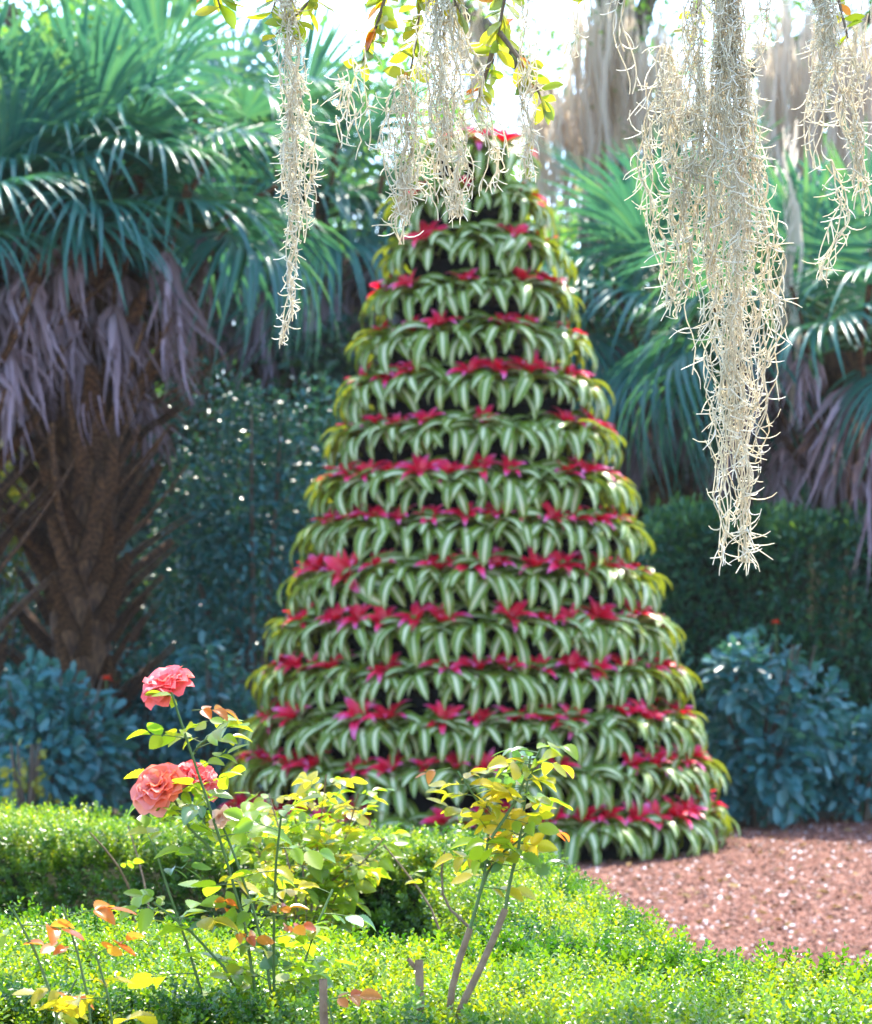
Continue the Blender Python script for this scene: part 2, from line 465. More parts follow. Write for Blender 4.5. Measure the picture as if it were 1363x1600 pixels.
def chips(n, mat, smin, smax, name, dens_pow=1.0):
    LV = np.array([[-.5, -.28, 0], [.5, -.2, 0], [.42, .3, 0], [-.45, .25, 0], [-.3, -.1, .3], [.3, 0, .34], [0, .12, .3]], float)
    LF = [np.array([[0, 1, 5, 4], [1, 2, 6, 5], [3, 0, 4, 6]]), np.array([[2, 3, 6], [4, 5, 6]])]
    y = rng.uniform(10.6, 19.0, n)
    x = rng.uniform(-0.15, 1, n) * (y * 0.19) + 0.0
    x = x + 0.0 * y
    z = np.zeros(n)
    pos = np.stack([x, y, z], 1)
    keep = ~((x > 1.3) & (y < 10.95))
    pos = pos[keep]; n = len(pos)
    d = nrm(np.stack([rng.normal(size=n), rng.normal(size=n), rng.normal(size=n) * .22], 1))
    R = frame_np(d, np.tile([0, 0, 1.0], (n, 1)) + rng.normal(size=(n, 3)) * .2)
    s = smin + (smax - smin) * rng.random(n) ** 2.5
    V, Fs, r = scatter(LV, LF, pos, R, s)
    return obj(name, mesh(name, V, Fs, mat, {'rnd': r}, smooth=False), kind='stuff')

chips(46000, M['chip'], 0.012, 0.048, 'mulch_chips')
clump_n = 3600
ch = chips(clump_n, M['pebble'], 0.010, 0.038, 'pale_chips')

n = 420
yy = rng.uniform(9.5, 19, n); xx = rng.uniform(-.1, 1, n) * yy * .19
LV, LF = folded_leaf(.5, .6, .2, .2)
dd = nrm(np.stack([rng.normal(size=n), rng.normal(size=n), .15 * rng.normal(size=n)], 1))
V, Fs, r_ = scatter(LV, LF, np.stack([xx, yy, np.full(n, .02)], 1), frame_np(dd, np.tile([0, 0, 1.0], (n, 1)) + rng.normal(size=(n, 3)) * .3), rng.uniform(.03, .08, n))
M['litter'] = leaf_mat('fallen_leaf', [(0.10, 0.05, 0.02), (0.20, 0.11, 0.04), (0.28, 0.19, 0.07)], [(0.2, 0.1, 0.03), (0.3, 0.2, 0.05)], 0.2, 0.7, 0.2)
obj('fallen_leaves', mesh('fallen_leaves', V, Fs, M['litter'], {'rnd': r_}), kind='stuff')

# ================================================================ HEDGES
def box_core(quad, H, inset, bottom=0.0):
    q = np.array([p[:2] for p in quad])
    def inset_pair(q, i, j, d):
        v = q[j] - q[i]; L = np.linalg.norm(v); d = min(d, .42 * L)
        q[i], q[j] = q[i] + v / L * d, q[j] - v / L * d
    for i, j in ((0, 3), (1, 2), (0, 1), (3, 2)):
        inset_pair(q, i, j, inset)
    V = np.concatenate([np.c_[q, np.full(4, bottom)], np.c_[q, np.full(4, H - inset)]])
    return V, [np.array([[4, 5, 6, 7], [0, 1, 5, 4], [1, 2, 6, 5], [2, 3, 7, 6], [3, 0, 4, 7]])]

def quad_pts(quad, H, spacing, lift=0.0, faces=(1, 1, 1, 1), jit=0.013, zmin=0.05):
    """Points and normals over the top and chosen sides of a hedge block."""
    q = np.array([p[:2] for p in quad])
    if np.cross(q[1] - q[0], q[2] - q[1]) > 0:
        pass
    c = q.mean(0)
    out_p, out_n = [], []
    a1 = 0.5 * abs(np.cross(q[2] - q[0], q[3] - q[1]))
    n = int(a1 / spacing ** 2)
    u, v = rng.random(n), rng.random(n)
    xy = ((1 - u) * (1 - v))[:, None] * q[0] + (u * (1 - v))[:, None] * q[1] + (u * v)[:, None] * q[2] + ((1 - u) * v)[:, None] * q[3]
    e = np.minimum(np.minimum(u, 1 - u) * np.linalg.norm(q[1] - q[0]), np.minimum(v, 1 - v) * np.linalg.norm(q[3] - q[0]))
    z = H + 0.014 * vnoise(xy[:, 0], xy[:, 1], 3, 2.2) + 0.014 * vnoise(xy[:, 0], xy[:, 1], 9, 8) - 0.05 * np.exp(-e / 0.035)
    out_p.append(np.c_[xy, z - lift]); out_n.append(np.tile([0, 0, 1.0], (n, 1)))
    for k in range(4):
        if not faces[k]: continue
        a, b = q[k], q[(k + 1) % 4]
        L = np.linalg.norm(b - a)
        n = int(L * (H - zmin) / spacing ** 2)
        u, z = rng.random(n), zmin + (H - zmin) * rng.random(n)
        nor = np.array([(b - a)[1], -(b - a)[0]]) / L
        if np.dot(nor, (a + b) / 2 - c) < 0: nor = -nor
        off = 0.02 * vnoise(u * L + a[0] * 3, z, 5 + k, 3) - lift - 0.04 * np.exp(-(H - z) / 0.04)
        p = np.c_[a + (b - a) * u[:, None] + nor * off[:, None], z]
        out_p.append(p); out_n.append(np.tile([nor[0], nor[1], 0.15], (n, 1)))
    p, nn = np.concatenate(out_p), np.concatenate(out_n)
    return p + rng.normal(size=p.shape) * jit, nn

SPR = [sprig_template(40 + i, 7, 0.0120, 0.048) for i in range(4)]

def hedge(name, label, quad, H, spacing, mat, faces, scale=1.0, lift=0.035, up=0.7, layers=2, sprigs=None, group=None, core=True):
    c = np.mean(np.array(quad), 0)
    t = thing(name, label, 'hedge', (c[0], c[1], 0), group)
    off = np.array([c[0], c[1], 0])
    acc = Acc()
    for l in range(layers):
        p, n = quad_pts(quad, H, spacing, lift + l * 0.04 * scale, faces)
        d = nrm(n * 0.9 + np.array([0, 0, up]) + rng.normal(size=n.shape) * 0.42)
        pick = rng.integers(0, len(SPR), len(p))
        for i, (SV, SF) in enumerate(SPR):
            k = pick == i
            if not k.any(): continue
            R = frame_np(d[k], rand_dirs(k.sum()))
            R = R[:, :, [1, 2, 0]]                                  # the shoot's +Z follows d
            pp = p[k]
            tint = np.clip(np.where(n[k][:, 2] > .9, .62, .2) - .12 * l + 0.28 * vnoise(pp[:, 0], pp[:, 1], 21, 4) + rng.normal(size=len(pp)) * .2, 0, 1)   # shaded sides and sunlit top put into the tint, along with paler new growth
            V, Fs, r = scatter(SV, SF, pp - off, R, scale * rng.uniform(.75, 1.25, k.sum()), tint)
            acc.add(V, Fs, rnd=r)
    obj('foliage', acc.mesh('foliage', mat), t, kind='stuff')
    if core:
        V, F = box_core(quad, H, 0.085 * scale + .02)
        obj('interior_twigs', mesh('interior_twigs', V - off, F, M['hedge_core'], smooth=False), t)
    # woody stems near the ground
    q = np.array([p[:2] for p in quad])
    C = []
    for i in range(14):
        u, v = rng.random(2)
        b = (1 - u) * (1 - v) * q[0] + u * (1 - v) * q[1] + u * v * q[2] + (1 - u) * v * q[3]
        C.append([[b[0], b[1], 0], [b[0] + rng.normal() * .02, b[1] + rng.normal() * .02, H * .35], [b[0] + rng.normal() * .06, b[1] + rng.normal() * .06, H * .7]])
    V, F = tubes(np.array(C) - off, np.full((14, 3), .008), 5)
    obj('stem', mesh('stem', V, [F], M['bark']), t)
    if sprigs:
        protos = [mesh('sprig', V, F, M['box_sprig']) for V, F in SPR]
        p, n = quad_pts(quad, H, 0.06, 0.02, (0, 0, 0, 0))
        vis = (np.abs(p[:, 0]) < p[:, 1] * 0.176)
        p, n = p[vis], n[vis]
        order = rng.permutation(len(p))[:sprigs]
        first = [None] * 4
        for j in order:
            i = int(rng.integers(0, 4))
            d = nrm(np.array([0, 0, 1.0]) + rng.normal(size=3) * .3)
            R = frame_np(d[None], rand_dirs(1))[0][:, [1, 2, 0]] * rng.uniform(.85, 1.3)
            Mx = Matrix.Identity(4)
            for a in range(3):
                for b in range(3): Mx[a][b] = R[a][b]
                Mx[a][3] = (p[j] - off)[a]
            if first[i] is None:
                o = obj('sprig', protos[i], t); o.matrix_local = Mx; first[i] = o
            else:
                put(first[i], t, Mx)
    return t

M['box_sprig'] = leaf_mat('boxwood_shoot', [(0.10, 0.23, 0.018), (0.15, 0.27, 0.02), (0.20, 0.30, 0.02)],
                          [(0.22, 0.48, 0.012), (0.34, 0.52, 0.012), (0.44, 0.54, 0.012)], 0.42, 0.30, 0.6, 'object')
hg = 'clipped box hedges round the rose bed'
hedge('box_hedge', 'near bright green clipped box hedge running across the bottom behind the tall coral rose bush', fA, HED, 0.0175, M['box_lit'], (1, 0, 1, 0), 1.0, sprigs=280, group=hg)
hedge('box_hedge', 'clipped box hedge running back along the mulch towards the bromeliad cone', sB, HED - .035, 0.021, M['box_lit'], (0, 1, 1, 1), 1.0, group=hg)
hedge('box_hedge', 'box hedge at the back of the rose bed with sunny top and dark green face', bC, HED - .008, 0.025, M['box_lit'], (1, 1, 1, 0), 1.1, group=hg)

# ================================================================ BROMELIAD CONE
TX, TY = 0.25, 17.0
def strap_mesh(L, W, e0, e1, K=8, mat=None, name='leaf', tipk=0.25, twist=0.0, base=0.75):
    """Arching strap leaf from the origin along +X, starting at elevation e0 and ending at e1 (radians)."""
    t = np.linspace(0, 1, K)
    e = e0 + (e1 - e0) * t ** 1.15
    ds = L / (K - 1)
    x = np.concatenate([[0], np.cumsum(np.cos((e[:-1] + e[1:]) / 2) * ds)])
    z = np.concatenate([[0], np.cumsum(np.sin((e[:-1] + e[1:]) / 2) * ds)])
    C = np.stack([x, twist * t * t * L, z], 1)[None]
    wd = np.minimum(base + (1 - base) * t * 4, 1) * np.minimum(1, ((1 - t) / tipk) ** 0.62 + 0.02)
    nor = np.stack([-np.sin(e), 0 * e, np.cos(e)], 1)
    S = np.zeros((1, K, 3)); S[0, :, 1] = wd * W / 2
    U = (nor * (wd * W * 0.16)[:, None])[None]
    V, F, ac, al = ribbons(C, S, U, (-1, -.5, 0, .5, 1))
    return mesh(name, V, [F], mat, {'across': ac, 'along': al})

outer = [strap_mesh(.34, .066, .75, -1.45, mat=M['strap'], twist=.06), strap_mesh(.31, .070, .55, -1.35, mat=M['strap'], twist=-.08),
         strap_mesh(.36, .064, .85, -1.55, mat=M['strap']), strap_mesh(.33, .066, .95, -1.1, mat=M['strap'], twist=.1), strap_mesh(.33, .068, .35, -1.5, mat=M['strap'], twist=.05)]
mid = [strap_mesh(.25, .066, 1.0, -.75, mat=M['strap'], twist=-.05), strap_mesh(.23, .064, .9, -.55, mat=M['strap'], twist=.07), strap_mesh(.26, .064, .8, -1.0, mat=M['strap'], twist=-.12)]
bracts = [strap_mesh(.175, .064, .9, -.35, 6, M['bract'], 'red_leaf', .6), strap_mesh(.150, .062, 1.1, .15, 6, M['bract'], 'red_leaf', .6),
          strap_mesh(.185, .060, .7, -.7, 6, M['bract'], 'red_leaf', .6)]

def lathe(prof, n=20, name='pot', mat=None):
    th = np.arange(n) * 2 * PI / n
    V = np.array([[r * math.cos(a), r * math.sin(a), z] for r, z in prof for a in th])
    k = len(prof)
    idx = np.arange(k * n).reshape(k, n)
    F = np.stack([idx[:-1], np.roll(idx[:-1], -1, 1), np.roll(idx[1:], -1, 1), idx[1:]], -1).reshape(-1, 4)
    return mesh(name, V, [F], mat)
pot_me = lathe([(0.0, -.13), (.045, -.13), (.058, 0.0), (.05, 0.0), (.0, -.01)], 12, 'pot', M['pot'])

ring_px = [215, 290, 365, 437, 508, 580, 658, 735, 808, 885, 965, 1040, 1118, 1192, 1272]
ORD = ['first', 'second', 'third', 'fourth', 'fifth', 'sixth', 'seventh', 'eighth', 'ninth', 'tenth', 'eleventh', 'twelfth', 'thirteenth', 'fourteenth', 'fifteenth', 'sixteenth', 'seventeenth', 'eighteenth', 'nineteenth', 'twentieth']
rings = []
for y in ring_px:
    half = (130 + .279 * (y - 290)) / 230.0
    r = max(half - .215, 0.12)
    z = EYE + (970 - y) / FPX * (TY - .75 * r) - .06
    rings.append((r, z))

frame = thing('planting_frame', 'black netted cone frame that carries the rings of striped bromeliads', 'frame', (TX, TY, 0))
prof = [(max(r - .07, .03), z - .02) for r, z in rings]
core_prof = [(.0, prof[0][1] + .1)] + prof + [(prof[-1][0] + .07, 0.0)]
obj('netting', lathe(core_prof, 40, 'netting', M['black']), frame)
for r, z in rings:
    th = np.linspace(0, 2 * PI, 49)
    C = np.stack([r * np.cos(th), r * np.sin(th), np.full(49, z - .09)], 1)[None]
    V, F = tubes(C, np.full((1, 49), .012), 5)
    obj('support_ring', mesh('support_ring', V, [F], M['black']), frame)
V, F = tubes(np.array([[[0, 0, 0], [0, 0, 2.5], [0, 0, rings[0][1] + .05]]]), np.full((1, 3), .04), 8)
obj('pole', mesh('pole', V, [F], M['black']), frame)

proto_leaf = {}
def strap_obj(me, parent, Mx):
    if me.name not in proto_leaf:
        o = obj(me.name.split('.')[0], me, parent); o.matrix_local = Mx; proto_leaf[me.name] = o
    else:
        put(proto_leaf[me.name], parent, Mx)

pot_proto = None
def bromeliad(loc, az, tilt, size, label, vigor, open_=False):
    """az: outward direction of the plant on the cone."""
    global pot_proto
    t = thing('bromeliad', label, 'bromeliad', loc, 'striped bromeliads on the cone')
    ax = Vector((math.cos(az) * math.sin(tilt), math.sin(az) * math.sin(tilt), math.cos(tilt)))
    q = Vector((0, 0, 1)).rotation_difference(ax)
    t.rotation_mode = 'QUATERNION'; t.rotation_quaternion = q
    t.scale = (size,) * 3
    o = random.uniform(0, 6.28)
    def leafring(n, mes, r0, z0, sc, skip, roll=.25):
        for i in range(n):
            a = o + (i + random.uniform(-.3, .3)) * 2 * PI / n
            da = (a - az + PI) % (2 * PI) - PI
            if abs(da) > skip: continue
            Mx = Matrix.Translation((math.cos(a) * r0, math.sin(a) * r0, z0)) @ Matrix.Rotation(a, 4, 'Z') @ Matrix.Rotation(random.uniform(-.18, .22), 4, 'Y') @ Matrix.Rotation(random.uniform(-roll, roll), 4, 'X') @ Matrix.Scale(sc * random.uniform(.82, 1.12), 4)
            strap_obj(random.choice(mes), t, Mx)
    leafring(12, outer, .018, -.01, 1.0, 2.5)
    leafring(4, mid, .014, .012, 1.0, 2.75)
    if vigor > .2:
        leafring(random.choice((6, 7, 7, 8)), bracts, .012, .05, (0.70 + .32 * vigor), 4)
    pm = Matrix.Identity(4)
    if pot_proto is None:
        pot_proto = obj('pot', pot_me, t)
    else:
        put(pot_proto, t, pm)

for k, (r, z) in enumerate(rings):
    n = max(6, int(round(2 * PI * (r + .04) / .205)))
    ph = random.uniform(0, 6.28)
    row = []
    for i in range(n):
        a = ph + (i + random.uniform(-.13, .13)) * 2 * PI / n
        da = (a + PI / 2 + PI) % (2 * PI) - PI          # 0 = facing the camera
        if abs(da) > 1.95: continue
        row.append((da, a))
    row.sort()
    ringname = 'topmost ring' if k == 0 else ('bottom ring' if k == len(rings) - 1 else f'{ORD[k]} ring from top')
    for j, (da, a) in enumerate(row):
        vig = random.random()
        look = 'wide red centre' if vig > .66 else ('red centre' if vig > .2 else 'hardly any red')
        side = f'{ORD[j]} from left end' if j < len(row) / 2 else (f'{ORD[len(row) - 1 - j]} from right end' if j < len(row) - 1 else 'last at the right end')
        if j == 0: side = 'last at the left end'
        zz = z + random.uniform(-.014, .014)
        tilt, size = random.uniform(.34, .68), random.uniform(.94, 1.18)
        if k == 9 and j == min(range(len(row)), key=lambda q: abs(row[q][0] + .72)):
            tilt, size, vig, look = 1.2, 1.3, 1.0, 'red centre facing the viewer'
        bromeliad((TX + math.cos(a) * r, TY + math.sin(a) * r, zz), a, tilt, size,
                  f'striped bromeliad, {look}, {ringname}, {side}', vig)

# ================================================================ PALMS
def fan_blade(seed, n=42, R=1.0, span=2.5, droop=0.45, fold=0.0, curl=0.0):
    """Costapalmate blade: joint at the origin, axis +X, face +Z."""
    r = np.random.default_rng(seed)
    a = np.linspace(-span, span, n) + r.normal(size=n) * .015
    K = 9
    t = np.linspace(0.04, 1, K)
    L = R * (0.72 + 0.28 * np.cos(a * .55)) * r.uniform(.9, 1.06, n)
    costa = 0.16 * R * np.cos(a * .5)[:, None] * np.array([1.0, 0, 0])
    rad = t[None, :] * L[:, None]
    dirx, diry = np.cos(a)[:, None], np.sin(a)[:, None]
    dr = droop * r.uniform(.5, 1.5, n)[:, None] * L[:, None] * np.clip(t[None, :] - .42, 0, 1) ** 1.7 * 2.2
    sag = .12 * droop * rad ** 1.6
    lift = fold * np.abs(np.sin(a))[:, None] * rad
    shrink = 1 - .35 * np.clip(dr / np.maximum(L[:, None], .1), 0, 1)
    X = rad * dirx * shrink + costa[:, :1] * np.minimum(t[None, :] * 3, 1)
    Y = rad * diry * shrink * (1 - .35 * fold)
    wv = (r.normal(size=(n, 1)) * .05 + .03 * np.sin(np.arange(n)[:, None] * .9)) * t[None, :] ** 2 * L[:, None]
    X = X - wv * diry; Y = Y + wv * dirx
    Z = lift - dr - sag + r.normal(size=(n, 1)) * .06 * t[None, :] ** 2 - curl * rad ** 2
    C = np.stack([X, Y, Z], -1)
    da = 2 * span / n
    wf = np.minimum(rad * da * .52, .42 * R * da * .55)
    w_ = wf * np.clip((1 - t[None, :]) / .5, 0.03, 1) ** .8
    T = nrm(np.gradient(C, axis=1))
    sd = nrm(np.cross(np.tile([0, 0, 1.0], T.shape[:-1] + (1,)), T) + 1e-6)
    nor = np.cross(T, sd)
    V, F, ac, al = ribbons(C, sd * w_[..., None], nor * (w_ * .55)[..., None])
    rnd = np.repeat(np.clip(.5 + r.normal(size=n) * .18, 0, 1), K * 3)
    return V, F, rnd

def dead_blade(seed, n=26, R=.95):
    r = np.random.default_rng(seed)
    K = 8
    t = np.linspace(0.03, 1, K)
    a = r.uniform(-1.1, 1.1, n)
    L = R * r.uniform(.55, 1.1, n)
    rad = t[None] * L[:, None]
    C = np.stack([rad * np.cos(a)[:, None] * .9, np.sin(a)[:, None] * .30 * np.minimum(rad * 2.2, .55) + r.normal(size=(n, 1)) * .10 * t[None] ** 1.5,
                  r.normal(size=(n, 1)) * .12 * t[None] ** 1.3 + .03 * np.sin(t[None] * 7 + a[:, None] * 5)], -1)
    w_ = .02 * np.clip(t[None] * 5, .3, 1) * np.clip((1 - t[None]) / .6, .08, 1) * r.uniform(.6, 1.3, (n, 1))
    T = nrm(np.gradient(C, axis=1))
    sd = nrm(np.cross(nrm(r.normal(size=(n, 1, 3)) + np.array([0, 0, .8])) * np.ones((1, K, 1)), T))
    nor = np.cross(T, sd)
    V, F, ac, al = ribbons(C, sd * w_[..., None], nor * (w_ * .6)[..., None])
    return V, F, np.repeat(r.random(n), K * 3)

def fr(me_args, mat, name):
    V, F, rnd = me_args
    return mesh(name, V, [F], mat, {'rnd': rnd})

FAN = {'up': [fr(fan_blade(i, 44, 1.0, 2.35, .16, .28), M['palm'], 'frond') for i in range(3)],
       'mid': [fr(fan_blade(10 + i, 44, 1.02, 2.45, .34, .16, .08), M['palm'], 'frond') for i in range(3)],
       'low': [fr(fan_blade(20 + i, 44, 1.0, 2.3, .6, -.10, .16), M['palm'], 'frond') for i in range(3)],
       'dead': [fr(dead_blade(30 + i), M['palm_dead'], 'dead_frond') for i in range(4)]}

def petiole(L, bend):
    t = np.linspace(0, 1, 7)
    C = np.stack([-L * (1 - t), 0 * t, -bend * (1 - t) ** 2 * L], 1)[None]
    V, F = tubes(C, (0.026 - .014 * t)[None], 5)
    return mesh('petiole', V, [F], M['petiole'])
PET = petiole(1.0, .18)
PETD = petiole(.75, -.12); PETD.materials[0] = M['boot']

old_me = []
for i in range(3):
    r = np.random.default_rng(160 + i)
    t = np.linspace(0, 1, 7)
    C = np.stack([t, .05 * r.normal() * t ** 2, (.10 + .08 * r.normal()) * t ** 2], 1)[None]
    V1, F1 = tubes(C, (.042 - .030 * t)[None], 5)
    V1[:, 2] = C[0, np.repeat(np.arange(7), 5), 2] + (V1[:, 2] - C[0, np.repeat(np.arange(7), 5), 2]) * .5
    old_me.append(mesh('old_petiole', V1, [F1], M['boot']))
boot_me = []
for i in range(3):
    r = np.random.default_rng(60 + i)
    t = np.linspace(0, 1, 6)
    C = np.stack([.52 * t, .05 * r.normal() * t ** 2, (.02 + .05 * r.normal()) * t ** 2], 1)[None]
    wd = .062 * (1 - t) ** 1.2 + .016 + .006 * r.normal(size=6)
    S = np.zeros((1, 6, 3)); S[0, :, 1] = wd
    U = np.zeros((1, 6, 3)); U[0, :, 2] = -wd * .5
    V1, F1, a_, b_ = ribbons(C, S, U, (-1, -.4, .4, 1))
    V2 = V1.copy(); V2[:, 2] += .022
    boot_me.append(mesh('leaf_base', np.concatenate([V1, V2]), [F1[:, ::-1], F1 + len(V1)], M['boot']))

def palm(label, base, hz, rad, nfr, ndead, s=1.0, seed=0, boots=0, elmin=-.55, flare=0.0, lean=(0, 0), old=0):
    R_ = random.Random(seed); r = np.random.default_rng(seed)
    t = thing('palm_tree', label, 'palm tree', base, 'fan palms behind the cone')
    n, k = 16, 14
    V = []
    for j in range(k):
        u = j / (k - 1)
        rr = rad * (1.1 - .15 * u + flare * u ** 2)
        for i in range(n):
            a = 2 * PI * i / n
            q = rr * (1 + .06 * math.sin(3 * a + 5 * u) + .05 * r.normal())
            V.append([q * math.cos(a) + lean[0] * u * u, q * math.sin(a) + lean[1] * u * u, hz * u])
    idx = np.arange(n * k).reshape(k, n)
    F = np.stack([idx[:-1], np.roll(idx[:-1], -1, 1), np.roll(idx[1:], -1, 1), idx[1:]], -1).reshape(-1, 4)
    obj('trunk', mesh('trunk', np.array(V), [F], M['boot']), t)
    top = np.array([lean[0], lean[1], hz])
    first = {}
    def place(me, Mx):
        if me.name not in first:
            o = obj(me.name.split('.')[0], me, t); o.matrix_local = Mx; first[me.name] = o
            return o
        return put(first[me.name], t, Mx)
    for i in range(boots):
        u = .12 + .86 * i / boots
        a = i * 2.4 + R_.uniform(-.2, .2)
        rr = rad * (1.05 - .15 * u + flare * u * u) * .92
        el = .92 + R_.uniform(-.25, .25) - .2 * u
        d = (math.cos(a + R_.uniform(-.5, .5)) * math.cos(el), math.sin(a) * math.cos(el), math.sin(el))
        place(R_.choice(boot_me), mat_of(d, (0, 0, 1), (rr * math.cos(a) + lean[0] * u * u, rr * math.sin(a) + lean[1] * u * u, hz * u - .1), R_.uniform(.8, 1.25) * (1 + .6 * u * (flare > 0))))
    for i in range(old):
        u = .45 + .55 * i / old
        a = i * 2.4 + R_.uniform(-.3, .3)
        rr = rad * (1.05 - .15 * u + flare * u * u) * .8
        el = R_.uniform(.45, 1.15)
        d = (math.cos(a) * math.cos(el), math.sin(a) * math.cos(el), math.sin(el))
        place(R_.choice(old_me), mat_of(d, (0, 0, 1), (rr * math.cos(a) + lean[0] * u * u, rr * math.sin(a) + lean[1] * u * u, hz * u - .15), R_.uniform(.75, 1.3)))
    for i in range(nfr):
        u = (i + .5) / nfr
        el = math.asin(min(1, max(-1, elmin_s(u, elmin)))) + R_.uniform(-.1, .1)
        a = i * 2.39996 + R_.uniform(-.25, .25)
        d = np.array([math.cos(a) * math.cos(el), math.sin(a) * math.cos(el), math.sin(el)])
        L = R_.uniform(.75, 1.15) * s
        kind = 'up' if el > .75 else ('mid' if el > .05 else 'low')
        d2 = nrm(d - np.array([0, 0, .32 if kind != 'up' else .1]))
        up = np.array([-math.cos(a) * math.sin(el), -math.sin(a) * math.sin(el), math.cos(el)]) + r.normal(size=3) * .22
        me = R_.choice(FAN[kind])
        o = place(me, mat_of(d2, up, top + d * L, s * R_.uniform(.85, 1.12)))
        if len(o.children) == 0:
            p = obj('petiole', PET, o)
            p.matrix_local = Matrix.Scale(L / s, 4)
    for i in range(ndead):
        el = R_.uniform(-1.2, -.35) if i % 2 else R_.uniform(-.45, .3); a = i * 2.39996 + R_.uniform(-.3, .3)
        d = np.array([math.cos(a) * math.cos(el), math.sin(a) * math.cos(el), math.sin(el)])
        L = R_.uniform(.45, 1.1) * s
        d2 = nrm(np.array([math.cos(a) * .22, math.sin(a) * .22, -1]) + r.normal(size=3) * .14)
        o = place(R_.choice(FAN['dead']), mat_of(d2, (math.cos(a), math.sin(a), .3), top + d * L - np.array([0, 0, .1]), s * R_.uniform(.8, 1.25)))
        if len(o.children) == 0:
            p = obj('petiole', PETD, o)
            p.matrix_local = Matrix.Rotation(R_.uniform(.3, .8), 4, 'Y') @ Matrix.Scale(L / s, 4)
    return t

def elmin_s(u, lo):
    return lo + (0.97 - lo) * u

def at(px, Y):
    return (float(P(px, 970, Y)[0]), Y, 0.0)

palm('large fan palm at the left with a shaggy trunk of crossing old leaf bases', at(128, 19.2), 4.45, .215, 30, 34, 1.0, 1, 110, 0.02, .7, old=90)
palm('fan palm cut off by the left edge, hung with purplish dead fronds', at(-70, 18.6), 4.2, .24, 24, 30, 1.0, 2, 30, 0.0, .4, old=30)
palm('fan palm behind the glossy shrub, its dead fronds hanging left of the cone', at(470, 26.2), 5.5, .22, 24, 46, 1.2, 3, 30, -.1, .3, old=20)
palm('tall fan palm in the gap between the two left palms, crown against the sky', at(300, 25.5), 5.8, .22, 17, 8, 1.25, 4, 20, -.5, .2)
palm('fan palm right of the cone with long drooping fronds over brown dead ones', at(1060, 23.4), 4.1, .24, 34, 34, 1.15, 5, 30, -.4, .3, old=20)
palm('fan palm at the right edge with an open round frond and a brown skirt', at(1345, 20.6), 3.7, .22, 24, 32, 1.05, 6, 26, -.25, .3, old=20)
palm('fan palm behind the large hanging moss, crown lit pale green', at(1215, 26.5), 4.7, .22, 28, 14, 1.2, 7, 20, -.6, .2)

# ================================================================ SHRUBS
def lump_pts(n, radii, seed, fill=.35):
    """Points through a lumpy dome (base at z=0) with outward normals."""
    r = np.random.default_rng(seed)
    d = nrm(r.normal(size=(n, 3))); d[:, 2] = np.abs(d[:, 2]) * 1.0 - .25 * r.random(n)
    d = nrm(d)
    th = np.arctan2(d[:, 1], d[:, 0])
    lump = 1 + .16 * vnoise(th * 2, d[:, 2] * 4, seed, 1.1) + .10 * vnoise(th * 5, d[:, 2] * 8, seed + 1, 1.3)
    rr = (1 - fill * r.random(n) ** 1.6) * lump
    p = d * rr[:, None] * np.array(radii) 
    p[:, 2] = p[:, 2] * .5 + 0
    return p, d

def leafy(center_z, pts, nor, LV, LF, size, upk=.5, jitter=.6):
    n = len(pts)
    d = nrm(nor + rng.normal(size=(n, 3)) * jitter + np.array([0, 0, -.15]))
    up = nrm(np.array([0, 0, upk]) + nor * .5 + rng.normal(size=(n, 3)) * .45)
    return scatter(LV, LF, pts, frame_np(d, up), size * rng.uniform(.6, 1.25, n))

def stems(h, spread_, n, rad, mat, seed=0, name='stem'):
    r = np.random.default_rng(seed)
    C = []
    for i in range(n):
        a = r.uniform(0, 2 * PI); q = r.uniform(.4, 1) * spread_
        C.append([[.05 * math.cos(a), .05 * math.sin(a), 0], [.35 * q * math.cos(a), .35 * q * math.sin(a), h * .35], [q * math.cos(a) * .8, q * math.sin(a) * .8, h * .7], [q * math.cos(a), q * math.sin(a), h * .92]])
    C = np.array(C)
    V, F = tubes(C, np.tile(np.array([rad, rad * .8, rad * .5, rad * .2]), (n, 1)), 5)
    return mesh(name, V, [F], mat)

